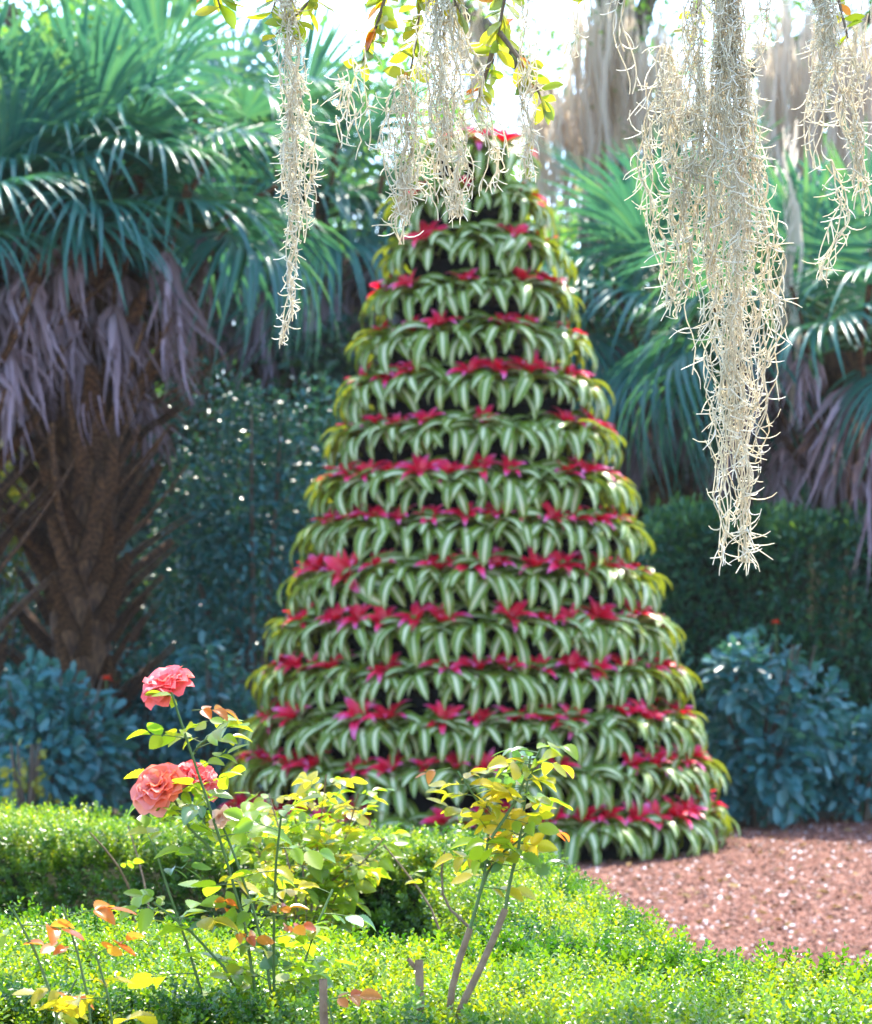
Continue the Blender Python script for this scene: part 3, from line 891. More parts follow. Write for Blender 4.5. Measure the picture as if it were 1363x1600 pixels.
def shrub(name, label, base, rx, ry, h, n, leaf, mat, wid=.5, seed=0, cat='shrub', group=None, z0=0.0, fill=.45, big=0, bigmat=None, upk=.5):
    t = thing(name, label, cat, base, group)
    LV, LF = folded_leaf(wid, .6, .14, .16)
    r = np.random.default_rng(seed)
    # several overlapping lobes make the outline uneven
    acc = Acc()
    lobes = 9
    P_, N_ = [], []
    for l in range(lobes):
        if l == 0:
            c, sc = np.array([0, 0, h * .48]), np.array([rx * .72, ry * .72, h * .5])
        else:
            a = l * 2.4 + r.uniform(-.3, .3); q = r.uniform(.35, .62); zz = r.uniform(.22, .78)
            sc = np.array([rx, ry, h * .6]) * r.uniform(.3, .46)
            env = math.sqrt(max(.05, 1 - (abs(zz - .42) / .62) ** 2))
            c = np.array([math.cos(a) * rx * q * env * 1.1, math.sin(a) * ry * q * env * 1.1, zz * h])
        m = int(n * (.3 if l == 0 else .7 / (lobes - 1)))
        d = rand_dirs(m)
        rr = 1 - fill * r.random(m) ** 1.5
        P_.append(c + d * sc * rr[:, None]); N_.append(d)
    p, nn = np.concatenate(P_), np.concatenate(N_)
    ok = p[:, 2] > .03
    p, nn = p[ok], nn[ok]
    nb = 0
    if big:
        # the leaves that stand outermost towards the viewer are objects of their own
        score = p[:, 1] / ry - .3 * p[:, 2] / h + r.random(len(p)) * .7
        order = np.argsort(score)
        nb = min(big, len(order))
        me = mesh('leaf', *folded_leaf(wid, .6, .14, .16), bigmat)
        pr = None
        for j in order[:nb]:
            d = nrm(nn[j] + r.normal(size=3) * .45 + np.array([0, -.25, -.45]))
            Mx = mat_of(d, nrm(np.array([0, -.3, upk + .4]) + nn[j] * .3 + r.normal(size=3) * .3), p[j], leaf * r.uniform(.8, 1.35))
            if pr is None:
                pr = obj('leaf', me, t); pr.matrix_local = Mx
            else:
                put(pr, t, Mx)
        p, nn = p[order[nb:]], nn[order[nb:]]
    V, Fs, rd = leafy(0, p, nn, LV, LF, leaf, upk)
    obj('foliage', mesh('foliage', V, Fs, mat, {'rnd': rd}), t, kind='stuff')
    obj('stem', stems(h, max(rx, ry) * .7, 9, .016 + .006 * h, M['bark'], seed), t)
    return t

shrub('glossy_shrub', 'tall dark blue-green shrub with small glinting leaves, left of the bromeliad cone', at(398, 20.2), 1.15, .8, 3.45, 17000, .066, M['glossy'], .5, 1)
shrub('broad_leaved_shrub', 'blue-green broad leaved shrub behind the left box hedge', at(85, 17.3), .62, .6, 1.22, 1900, .11, M['blue_shrub'], .48, 2, group='broad leaved shrubs', big=260, bigmat=M['blue_shrub_o'])
shrub('broad_leaved_shrub', 'blue-green broad leaved shrub between the coral rose and the cone', at(335, 18.6), .46, .5, 1.36, 1500, .10, M['blue_shrub'], .48, 3, group='broad leaved shrubs', big=200, bigmat=M['blue_shrub_o'])
shrub('broad_leaved_shrub', 'tall blue-green broad leaved shrub right of the cone at the mulch edge', at(1185, 18.4), .62, .6, 1.44, 2400, .112, M['blue_shrub'], .48, 4, group='broad leaved shrubs', big=290, bigmat=M['blue_shrub_o'])
shrub('broad_leaved_shrub', 'low dark broad leaved shrub at the right edge behind the mulch', at(1345, 18.9), .5, .5, .85, 1300, .10, M['blue_shrub'], .48, 5, group='broad leaved shrubs', big=200, bigmat=M['blue_shrub_o'])
shrub('rounded_shrub', 'dark rounded shrub behind the palm trunk at the left edge', at(5, 20.6), .62, .6, 2.15, 5000, .06, M['glossy'], .5, 6)
shrub('yellow_leaved_shrub', 'small yellow-green leaved shrub seen through the left palm', at(40, 22.4), .5, .4, 3.3, 1500, .13, M['yellow_shrub'], .5, 7)
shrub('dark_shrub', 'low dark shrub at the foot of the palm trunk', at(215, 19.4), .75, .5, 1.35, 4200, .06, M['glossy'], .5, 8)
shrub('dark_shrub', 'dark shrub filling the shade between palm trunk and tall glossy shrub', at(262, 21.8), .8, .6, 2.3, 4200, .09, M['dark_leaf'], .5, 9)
shrub('yellow_leaved_shrub', 'small patch of yellow-green leaves in front of the left blue-green shrub', at(45, 16.6), .2, .2, .75, 130, .06, M['yellow_shrub'], .6, 10)

# clipped dark hedge at the right
x0, x1 = P(1022, 900, 20.0)[0], 5.2
hq = [(x0 + .15, 21.3), (x1, 21.3), (x1, 19.7), (x0, 19.9)]
dh_t = thing('dark_hedge', 'wide dark green leafy hedge right of the cone, its top edge catching light', 'hedge', (3.5, 20.5, 0))
acc = Acc()
p, n = quad_pts(hq, 2.28, .026, .03, (0, 0, 1, 1), .07)
keep = p[:, 0] < 4.1
p, n = p[keep], n[keep]
p[:, 2] += .07 * vnoise(p[:, 0], p[:, 1], 77, 2.4) * (p[:, 2] > 1.2)
p[:, 1] += .12 * vnoise(p[:, 0] * 1.2, p[:, 2] * 1.2, 78, 2.0)
LV, LF = folded_leaf(.4, .6, .15, .12)
d = nrm(n + np.array([0, 0, .6]) + rng.normal(size=n.shape) * .6)
tint = np.clip(.4 + .8 * (n[:, 2] > .9) * rng.random(len(n)) + rng.normal(size=len(n)) * .2, 0, 1)  # light on the hedge top is put into the leaf tint
V, Fs, rd = scatter(LV, LF, p - np.array([3.5, 20.5, 0]), frame_np(d, rand_dirs(len(d))), .085 * rng.uniform(.6, 1.3, len(p)), tint)
obj('foliage', mesh('foliage', V, Fs, M['dark_hedge'], {'rnd': rd}), dh_t, kind='stuff')
V, F = box_core([(a, b, 0) for a, b in hq], 2.28, .16)
obj('interior_twigs', mesh('interior_twigs', V - np.array([3.5, 20.5, 0]), F, M['hedge_core'], smooth=False), dh_t)

# red flowers standing out of the shade
def red_flower(label, base, h, s):
    t = thing('red_flower', label, 'flower', base, 'single red flowers in the shade')
    C = np.array([[[0, 0, 0], [.02, 0, h * .5], [0, 0, h]]])
    V, F = tubes(C, np.full((1, 3), .006), 5)
    obj('stem', mesh('stem', V, [F], M['petiole']), t)
    me = mesh('petal', *folded_leaf(.7, .6, .1, .2), M['red_petal'])
    pr = None
    for i in range(9):
        a = i * 2.4; el = .1 + .11 * i
        Mx = mat_of((math.cos(a) * math.cos(el), math.sin(a) * math.cos(el), math.sin(el)), (0, 0, 1), (0, 0, h), s)
        if pr is None:
            pr = obj('petal', me, t); pr.matrix_local = Mx
        else:
            put(pr, t, Mx)
b = P(166, 1062, 17.6); red_flower('red flower beside the left blue-green shrub, above the box hedge', (b[0], b[1], 0), b[2], .05)
b = P(1212, 974, 19.2); red_flower('red flower against the dark hedge, above the right blue-green shrub', (b[0], b[1], 0), b[2], .045)

# ================================================================ BACKGROUND TREES
def tree(name, label, base, h, crown_z, rx, rz, n, leaf, mat, trunk_r, seed, holes=.3, group=None):
    r = np.random.default_rng(seed)
    t = thing(name, label, 'tree', base, group)
    k = 9
    tt = np.linspace(0, 1, k)
    C = np.stack([.25 * np.sin(tt * 2.2 + seed), .2 * np.cos(tt * 2 + seed) - .2, tt * (crown_z + .5 * rz)], 1)[None]
    V, F = tubes(C, (trunk_r * (1.15 - .75 * tt))[None], 10)
    obj('trunk', mesh('trunk', V, [F], M['bark']), t)
    LV, LF = folded_leaf(.5, .6, .14, .14)
    cl = []
    nb = 12
    for i in range(nb):
        a = i * 2.4 + r.uniform(-.4, .4); q = r.uniform(.35, .95)
        tip = np.array([math.cos(a) * rx * q, math.sin(a) * rx * q * .8, crown_z + rz * r.uniform(-.75, .9)])
        s0 = np.array([C[0, 5, 0], C[0, 5, 1], min(crown_z * .85, C[0, 6, 2])])
        midp = (s0 + tip) / 2 + np.array([0, 0, .25 * rx * .4])
        V, F = tubes(np.stack([s0, midp, tip])[None], np.array([[trunk_r * .4, trunk_r * .22, trunk_r * .06]]), 6)
        obj('limb', mesh('limb', V, [F], M['bark']), t)
        for j in range(4):
            cl.append((tip + r.normal(size=3) * np.array([rx, rx, rz]) * .22, r.uniform(.16, .34) * rx))
            cl.append((midp + r.normal(size=3) * np.array([rx, rx, rz]) * .25, r.uniform(.14, .28) * rx))
    per = n // len(cl)
    pts, nor = [], []
    for c, q in cl:
        d = nrm(r.normal(size=(per, 3)))
        pts.append(c + d * (q * r.random((per, 1)) ** .5) * np.array([1, 1, .75])); nor.append(d)
    p, nn = np.concatenate(pts), np.concatenate(nor)
    V, Fs, rd = leafy(0, p, nn, LV, LF, leaf, .5, .9)
    obj('crown', mesh('crown', V, Fs, mat, {'rnd': rd}), t, kind='stuff')
    return t

tg = 'trees behind the palms'
tree('oak_tree', 'tall oak beyond the left edge whose canopy shades the palms', (-4.3, 22.6, 0), 13, 10.6, 3.7, 1.2, 4200, .20, M['tree_leaf'], .3, 21)
tree('oak_tree', 'tall oak beyond the right edge whose canopy shades the palms', (5.2, 26.3, 0), 13, 11.2, 4.2, 1.2, 4400, .20, M['tree_leaf'], .3, 22)
tree('broadleaf_tree', 'leafy tree filling the top left corner behind the palms', at(20, 29), 10, 7.2, 2.6, 2.8, 6800, .17, M['tree_leaf'], .2, 1, group=tg)
tree('broadleaf_tree', 'leafy tree behind the tall middle palm, with sky flecks in its crown', at(330, 31), 10, 6.4, 2.3, 2.6, 4600, .17, M['tree_leaf'], .2, 2, group=tg)
tree('broadleaf_tree', 'leafy tree behind the tip of the bromeliad cone', at(640, 33), 10, 5.6, 2.6, 2.3, 8000, .17, M['tree_leaf'], .22, 3, group=tg)
tree('broadleaf_tree', 'leafy tree low behind the oak trunk, right of the cone', at(960, 34), 9, 4.4, 2.6, 1.9, 7000, .17, M['tree_leaf'], .2, 4, group=tg)
tree('broadleaf_tree', 'leafy tree behind the hanging moss at the right edge', at(1290, 31), 10, 5.4, 2.5, 2.6, 8000, .17, M['tree_leaf'], .2, 5, group=tg)
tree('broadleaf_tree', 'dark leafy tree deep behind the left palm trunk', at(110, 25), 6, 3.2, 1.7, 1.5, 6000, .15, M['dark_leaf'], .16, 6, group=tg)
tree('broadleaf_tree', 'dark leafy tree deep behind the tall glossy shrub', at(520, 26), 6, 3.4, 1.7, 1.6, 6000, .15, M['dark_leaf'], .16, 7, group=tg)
tree('broadleaf_tree', 'dark leafy tree deep behind the right palms', at(1180, 27.5), 6, 3.3, 2.1, 1.6, 7000, .15, M['dark_leaf'], .16, 8, group=tg)

# undergrowth: one far mass of leaves below the crowns
n = 26000
xs = rng.uniform(-7, 7, n); ys = rng.uniform(22.5, 30, n)
top = 2.0 + .9 * vnoise(xs, ys, 5, .9) + .06 * (ys - 22)
p = np.stack([xs, ys, top * rng.random(n) ** .7], 1)
d = rand_dirs(n)
LV, LF = folded_leaf(.5, .6, .14, .14)
V, Fs, rd = scatter(LV, LF, p, frame_np(d, rand_dirs(n)), .16 * rng.uniform(.6, 1.4, n))
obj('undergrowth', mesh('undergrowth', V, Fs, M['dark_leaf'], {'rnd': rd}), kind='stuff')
n = 30000
xs = rng.uniform(-16, 16, n); ys = rng.uniform(42, 52, n)
top = 6.0 + 1.6 * vnoise(xs, ys, 6, .35)
p = np.stack([xs, ys, top * rng.random(n)], 1)
V, Fs, rd = scatter(LV, LF, p, frame_np(rand_dirs(n), rand_dirs(n)), .42 * rng.uniform(.6, 1.4, n))
obj('distant_woods', mesh('distant_woods', V, Fs, M['tree_leaf'], {'rnd': rd}), kind='stuff')

# ================================================================ SPANISH MOSS
def moss_mesh(top, bottom_y, length, width, n, seed, leaf=.038, density=36, prof=None, thick=.0017, mat=None, sway=.03, tip=1, name='spanish_moss'):
    """Hanging tangle: n wavy strands down from around (0,0,0), each with curled leaves.  prof(u) -> half-width factor."""
    r = np.random.default_rng(seed)
    prof = prof or (lambda u: np.clip(1.0 - .75 * u, .1, 1))
    acc = Acc()
    K = 26
    # strands start anywhere along the top and end anywhere: longer ones are nearer the middle
    st = np.where(r.random(n) < .3, 0, r.random(n) * .72)
    en = np.clip(st + .12 + r.random(n) ** .8 * .6, 0, 1)
    en[:max(2, n // 14)] = 1.0
    u = st[:, None] + (en - st)[:, None] * np.linspace(0, 1, K)[None]
    nt_ = max(1, int(round(n / 11)))                       # strands hang in tresses of their own length
    tc_ang = r.uniform(0, 2 * PI, nt_); tc_q = np.sqrt(r.random(nt_)) * .92
    tl = np.clip(1.06 - .62 * tc_q * r.random(nt_), .3, 1); tl[0] = 1.0; tc_q[0] = 0.05
    ti = r.integers(0, nt_, n); ti[:max(2, n // 14)] = 0
    u = np.minimum(u, 1) * tl[ti][:, None]
    pw = prof(u) * width / 2
    tw = (.30 if nt_ > 2 else 1.0) * r.uniform(.6, 1.2, nt_)
    th = r.uniform(0, 2 * PI, n); q = np.sqrt(r.random(n)) * tw[ti]
    ph = r.uniform(0, 6.28, (n, 2)); fq = r.uniform(8, 22, (n, 2))
    wob = .008
    cxm = (np.cos(tc_ang) * tc_q)[ti][:, None]; cym = (np.sin(tc_ang) * tc_q)[ti][:, None]
    swt = (r.normal(size=nt_) * .012)[ti][:, None]
    X = (np.cos(th) * q)[:, None] * pw + cxm * pw + swt * np.sin(u * 5 + cxm * 9) + wob * np.sin(fq[:, :1] * u * length * 3 + ph[:, :1]) + sway * np.sin(u * 3.1 + seed) * u
    Y = (np.sin(th) * q)[:, None] * pw * .8 + cym * pw * .8 + wob * np.sin(fq[:, 1:] * u * length * 3 + ph[:, 1:])
    Z = -u * length
    C = np.stack([X, Y, Z], -1)
    V, F = tubes(C, np.full((n, K), thick * .8), 3)
    acc.add(V, [F], rnd=np.repeat(r.random(n) * .45, K * 3))
    # leaves
    cnt = np.maximum((density * (en - st) * length).astype(int), 3)
    sid = np.repeat(np.arange(n), cnt)
    m = len(sid)
    f = r.random(m) * (K - 1.001)
    i0 = f.astype(int); w_ = (f - i0)[:, None]
    base = C[sid, i0] * (1 - w_) + C[sid, i0 + 1] * w_
    az = r.uniform(0, 2 * PI, m)
    L = leaf * r.uniform(.5, 1.35, m)
    kk = 5
    t = np.linspace(0, 1, kk)
    e0 = r.uniform(-1.35, .1, m); e1 = e0 + r.uniform(-.9, 1.7, m)
    e = e0[:, None] + (e1 - e0)[:, None] * t[None]
    aa = az[:, None] + r.uniform(-2.2, 2.2, m)[:, None] * t[None]
    step = np.stack([np.cos(aa) * np.cos(e), np.sin(aa) * np.cos(e), np.sin(e)], -1) * (L / (kk - 1))[:, None, None]
    Cl = base[:, None, :] + np.concatenate([np.zeros((m, 1, 3)), np.cumsum(step[:, 1:], 1)], 1)
    V, F = tubes(Cl, (thick * (1.0 - .55 * t))[None] * np.ones((m, 1)), 3)
    acc.add(V, [F], rnd=np.repeat(.3 + .7 * r.random(m), kk * 3))
    return acc.mesh(name, mat or M['moss'])

MY = 4.75
SC = FPX / MY
def moss(label, px, y0, y1, wpx, n, seed, prof=None, Y=MY, sway=.0, leaf=.036, density=40, strands=True, thick=.0017):
    loc = P(px, y0, Y)
    k = Y / FPX
    me = moss_mesh(None, None, (y1 - y0) * k, wpx * k, n, seed, leaf, density, prof, sway=sway, thick=thick)
    o = obj('spanish_moss', me, None, loc)
    tag(o, label, 'moss', 'spanish moss hanging from the overhead branch')
    return o

def pf(*pts):
    a = np.array(pts)
    return lambda u: np.interp(u, a[:, 0], a[:, 1])

moss('long thin tapering moss strand hanging over the palms left of the cone', 455, -60, 548, 84, 42, 1, pf((0, .5), (.2, .9), (.6, 1), (.75, .6), (.9, .35), (1, .1)), sway=.026, leaf=.028, density=58)
moss('wide feathery moss tuft hanging in front of the tip of the cone', 690, -40, 345, 165, 85, 2, pf((0, .3), (.3, .7), (.6, 1), (.8, 1.2), (1, .5)), leaf=.03, density=48, sway=-.02)
moss('loose moss strands to the left of the feathery tuft before the cone tip', 628, 120, 385, 110, 40, 3, pf((0, .4), (.4, 1), (.7, .8), (1, .25)), leaf=.034, density=40)
moss('thin wispy moss strand hanging right of the cone tip', 822, -30, 285, 34, 14, 4, pf((0, .5), (.5, 1), (1, .4)), leaf=.03, density=36)
moss('longest and thickest moss beard, reaching down before the dark hedge', 1138, -80, 888, 180, 125, 5, pf((0, .35), (.2, .45), (.35, .75), (.48, 1.05), (.62, 1.0), (.72, .72), (.82, .5), (.92, .3), (1, .1)), sway=.012, density=30, leaf=.046)
moss('short bushy moss tail on the left side of the longest beard', 1042, 70, 500, 92, 36, 6, pf((0, .3), (.25, .7), (.5, 1), (.75, .85), (1, .3)), leaf=.044, density=36, sway=.03)
moss('pale moss strand between the bushy tail and the longest beard', 1088, -60, 470, 60, 30, 7, pf((0, .4), (.4, .6), (.8, 1), (1, .7)), density=44)
moss('moss clump that thins to a knotted string near the right edge', 1280, -60, 270, 78, 38, 8, pf((0, .9), (.4, 1), (.7, .7), (1, .3)), density=50, sway=.015)
moss('small tangled moss tail on a thin string near the right edge', 1300, 250, 440, 40, 9, 9, pf((0, .08), (.3, .1), (.5, .9), (.8, .8), (1, .3)), density=46)
moss('narrow moss strand at the right edge beside a yellow leaf', 1332, 40, 335, 42, 30, 10, pf((0, .6), (.4, 1), (.8, .7), (1, .4)), density=48, leaf=.028)
moss('thin forked moss strand against the sky, right of the cone tip', 975, -40, 150, 22, 5, 11, pf((0, .8), (.6, 1), (1, .5)), density=26)
moss('sparse short moss strand at the top, left of the thin forked one', 896, -50, 90, 26, 5, 12, pf((0, 1), (1, .6)), density=24)
moss('short moss tuft at the top between the two right moss beards', 1197, -60, 92, 30, 9, 13, pf((0, 1), (1, .5)), density=34)
moss('moss strand cut off by the right edge', 1366, -40, 160, 44, 16, 14, pf((0, 1), (1, .6)), density=40)
moss('sparse twiggy moss spreading beside the long left strand', 545, 70, 235, 90, 14, 15, pf((0, .5), (.5, 1.0), (1, .8)), density=26, leaf=.04)

# ================================================================ OVERHEAD BRANCH
br = thing('overhead_branch', 'leafy overhead tree branch with yellow-green leaves at the top of the view', 'branch', (0, 0, 0))
def pl(pts, Y=MY + .06):
    return np.array([P(a, b, Y) for a, b in pts])
def resample(p, K):
    s = np.concatenate([[0], np.cumsum(np.linalg.norm(np.diff(p, axis=0), axis=1))])
    q = np.linspace(0, s[-1], K)
    o = np.stack([np.interp(q, s, p[:, i]) for i in range(3)], 1)
    for _ in range(3):
        o[1:-1] = .25 * o[:-2] + .5 * o[1:-1] + .25 * o[2:]
    return o
main = resample(pl([(-420, -190), (100, -110), (560, -100), (900, -120), (1300, -95), (1900, -170)]), 30)
main[:, 2] += .012 * np.sin(np.arange(30) * 1.7)
V, F = tubes(main[None], np.linspace(.035, .02, 30)[None], 8)
obj('limb', mesh('limb', V, [F], M['bark']), br)
LVm = []
for i in range(3):
    K = 7
    t = np.linspace(0, 1, K)
    wd = np.sin(PI * np.clip(t ** (1.25 + .1 * i), 0, 1)) ** .8 * .22 + .006
    C = np.stack([t, .04 * np.sin(t * 3 + i), -.12 * t ** 2 - .03 * i * np.sin(t * 4)], 1)[None]
    S = np.zeros((1, K, 3)); S[0, :, 1] = wd
    U = np.zeros((1, K, 3)); U[0, :, 2] = wd * (.25 + .15 * i)
    V, F, a_, b_ = ribbons(C, S, U)
    LVm.append((V, F))
def leaf_set(mat, name='leaf'):
    return [mesh(name, V, [F], mat) for V, F in LVm]
LL = leaf_set(M['live_leaf']); LO = leaf_set(M['live_leaf_orange'])
lp = {}
def leaf_at(me, parent, Mx):
    if me.name not in lp:
        o = obj('leaf', me, parent); o.matrix_local = Mx; lp[me.name] = o
    else:
        put(lp[me.name], parent, Mx)
twigs = [([(560, -100), (520, -40), (470, 20), (430, 55)], 22, 46), ([(300, -110), (330, -40), (345, 15)], 13, 42), ([(640, -100), (600, -10), (590, 50), (560, 110)], 30, 42),
         ([(640, -100), (660, 0), (650, 70), (640, 120)], 30, 44), ([(820, -115), (790, -20), (780, 50), (770, 100)], 26, 46), ([(780, 50), (810, 90), (838, 130), (850, 165)], 22, 40),
         ([(770, 80), (758, 120), (745, 160)], 15, 38), ([(900, -120), (925, -40), (918, 0)], 11, 34), ([(1110, -105), (1100, -30), (1088, 20), (1080, 70)], 13, 36),
         ([(1290, -95), (1310, 0), (1325, 60)], 9, 34), ([(480, -100), (440, -30), (425, 20)], 19, 44), ([(600, -100), (690, -40), (720, 20)], 17, 40)]
for pts, nl, size in twigs:
    Y0 = MY + random.uniform(-.03, .2)
    c = resample(pl(pts, Y0), 8)
    c[0] = main[np.argmin(np.abs(main[:, 0] - c[0, 0]))] if pts[0][1] < -80 else c[0]
    V, F = tubes(c[None], np.linspace(.006, .0018, 8)[None], 5)
    obj('twig', mesh('twig', V, [F], M['twig']), br)
    for j in range(nl):
        u = .3 + .7 * (j + .5) / nl
        f = u * 7; i0 = min(int(f), 6)
        b = c[i0] + (c[i0 + 1] - c[i0]) * (f - i0)
        T = nrm(c[i0 + 1] - c[i0])
        d = nrm(T * .5 + rand_dirs(1)[0] * np.array([1, .8, .8]) + np.array([0, 0, -.15]))
        up = nrm(np.array([0, -.5, .5]) + rng.normal(size=3) * .5)
        leaf_at(random.choice(LO if random.random() < .07 else LL), br, mat_of(d, up, b, size / SC * random.uniform(.75, 1.2)))

# ================================================================ FAR OAK WITH MOSS CURTAINS
oak = thing('oak_tree', 'grey moss-hung oak trunk against the white sky, right of the cone tip', 'tree', at(945, 27.5))
kx = 27.5 / FPX
C = np.array([[[0, 0, 0], [.05, 0, 2.5], [-.05, 0, 4.5], [.02, 0, 6.2], [.15, 0, 8.0], [.1, 0, 9.5]]])
C = np.stack([np.interp(np.linspace(0, 9.5, 16), C[0, :, 2], C[0, :, i]) for i in range(3)], 1)[None]
V, F = tubes(C, np.linspace(.34, .22, 16)[None], 12)
obj('trunk', mesh('trunk', V, [F], M['bark']), oak)
limbs = [[(0, 0, 5.6), (.9, -.2, 7.1), (2.0, -.4, 7.9), (3.6, -.6, 8.2)], [(0, 0, 6.2), (-.6, .1, 7.4), (-1.6, -.2, 8.4), (-3, -.3, 9.0)],
         [(0, 0, 6.6), (.3, -.2, 7.6), (.5, -.5, 8.6), (1.2, -.7, 9.6)], [(0, 0, 5.0), (1.2, -.4, 6.0), (2.6, -.8, 7.2), (3.4, -1, 7.6)]]
for l in limbs:
    c = resample(np.array(l, float), 10)
    V, F = tubes(c[None], np.linspace(.16, .05, 10)[None], 8)
    obj('limb', mesh('limb', V, [F], M['bark']), oak)
pts = []
for l in limbs:
    c = resample(np.array(l, float), 14)[4:]
    for q in c:
        pts.append(q + rng.normal(size=(110, 3)) * np.array([.35, .35, .25]) + np.array([0, 0, .25]))
p = np.concatenate(pts)
V, Fs, rd = leafy(0, p, rand_dirs(len(p)), *folded_leaf(.45, .6, .1, .1), .10, .5, .9)
obj('crown', mesh('crown', V, Fs, M['tree_leaf'], {'rnd': rd}), oak, kind='stuff')

def curtain(label, px, y0, y1, wpx, n, seed, Y):
    k = Y / FPX
    r = np.random.default_rng(seed)
    K = 9
    L = (y1 - y0) * k * np.minimum(1, .35 + .75 * r.random(n))
    x0_ = r.normal(size=n) * wpx * k * .28
    yy = r.normal(size=n) * .18
    u = np.linspace(0, 1, K)[None]
    z0_ = -r.random(n)[:, None] * .35 * (y1 - y0) * k
    C = np.stack([x0_[:, None] * (1 - .25 * u) + .035 * np.sin(u * 9 + r.uniform(0, 6, (n, 1))), yy[:, None] + 0 * u, z0_ - u * L[:, None]], -1)
    a = r.uniform(0, PI, n)
    S = np.stack([np.cos(a), np.sin(a), 0 * a], 1)[:, None, :] * (.022 * np.sin(PI * np.clip(u, .06, .97)) ** .6 * r.uniform(.4, 1.4, (n, 1)))[..., None]
    V, F, _, _ = ribbons(C, S, S * 0)
    o = obj('hanging_moss', mesh('hanging_moss', V, [F], M['far_moss'], {'rnd': np.repeat(r.random(n), K * 3)}), None, P(px, y0, Y))
    tag(o, label, 'moss', 'far curtains of moss on the oak')
curtain('far grey moss curtain covering the oak trunk', 945, -40, 300, 150, 130, 1, 27.0)
curtain('far grey moss curtain left of the oak trunk, behind the cone tip', 872, 120, 340, 110, 110, 2, 27.0)
curtain('far grey moss curtain right of the oak trunk', 1025, 20, 320, 120, 110, 3, 26.8)
curtain('far moss curtain behind the gap between the right moss beards', 1225, -30, 400, 150, 130, 4, 24.6)
curtain('far moss curtain at the right edge behind the fan palm', 1340, -20, 430, 140, 130, 5, 24.4)
curtain('long thin far moss string before the right palms', 1235, 180, 560, 22, 16, 6, 20.0)
curtain('pale far moss high above the cone tip', 745, -40, 170, 120, 90, 7, 27.5)

# ================================================================ ROSES
RY = 4.35
def leaflet(seed):
    r = np.random.default_rng(seed)
    K = 17
    t = np.linspace(0, 1, K)
    wd = np.sin(PI * t ** .85) ** .75 * .33 + .004
    wd = wd * (1 + .075 * np.cos(np.arange(K) * PI))
    C = np.stack([t, .05 * r.normal() * t ** 2, (-.16 + .1 * r.normal()) * t ** 2], 1)[None]
    S = np.zeros((1, K, 3)); S[0, :, 1] = wd
    U = np.zeros((1, K, 3)); U[0, :, 2] = wd * r.uniform(.1, .55)
    V, F, a_, b_ = ribbons(C, S, U, (-1, -.5, 0, .5, 1))
    return V, F
LFT = [leaflet(i) for i in range(4)]
LSET = {k: [mesh('leaflet', V, [F], M[m]) for V, F in LFT] for k, m in
        {'green': 'rose_leaf', 'yellow': 'rose_leaf_yellow', 'young': 'rose_leaf_young', 'dark': 'rose_leaf_dark'}.items()}
def rachis():
    t = np.linspace(0, 1, 5)
    C = np.stack([t, 0 * t, -.12 * t ** 2], 1)[None]
    V, F = tubes(C, (.018 - .008 * t)[None], 4)
    return mesh('leaf', V, [F], M['cane'])
RACH = rachis()
fl_proto = {}
rach_proto = [None]
def rose_leaf(parent, pos, d, up, size, tone, nlf=5):
    """Compound leaf: stalk with 3 or 5 leaflets.  size = leaflet length (m)."""
    L = size * 1.55
    Mx = mat_of(d, up, pos, L)
    if rach_proto[0] is None:
        o = obj('leaf', RACH, parent); o.matrix_local = Mx; rach_proto[0] = o
    else:
        o = put(rach_proto[0], parent, Mx)
    q = size / L
    spots = [(1.0, 0, 1.1), (.72, .95, .95), (.72, -.95, .95), (.36, 1.1, .78), (.36, -1.1, .78)][:nlf]
    for u, a, s in spots:
        a += random.uniform(-.2, .2)
        m = Matrix.Translation((u, 0, -.12 * u * u)) @ Matrix.Rotation(a, 4, 'Z') @ Matrix.Rotation(random.uniform(-.1, .45), 4, 'Y') @ Matrix.Rotation(random.uniform(-.5, .5), 4, 'X') @ Matrix.Scale(q * s * random.uniform(.8, 1.12), 4)
        me = random.choice(LSET[tone])
        if me.name not in fl_proto:
            x = obj('leaflet', me, o); x.matrix_local = m; fl_proto[me.name] = x
        else:
            put(fl_proto[me.name], o, m)

def cane_obj(parent, pts, r0, r1, mat):
    c = resample(np.array(pts), 14)
    c[1:-1] += (np.cumsum(rng.normal(size=(12, 3)), 0) * np.hanning(14)[1:-1, None]) * .0022
    V, F = tubes(c[None], np.linspace(r0, r1, 14)[None], 6)
    acc = Acc().add(V, [F])
    m = 10
    idx = rng.integers(1, 12, m)
    d = rand_dirs(m); d[:, 2] = -.2
    TV = np.array([[0, 0, .003], [0, .0015, -.002], [0, -.0015, -.002], [.008, 0, -.001]])
    V2, F2, _ = scatter(TV, [np.array([[0, 1, 3], [1, 2, 3], [2, 0, 3]])], c[idx], frame_np(d, np.tile([0, 0, 1.0], (m, 1))), np.full(m, .9))
    acc.add(V2, F2)
    obj('cane', acc.mesh('cane', mat), parent)
    return c

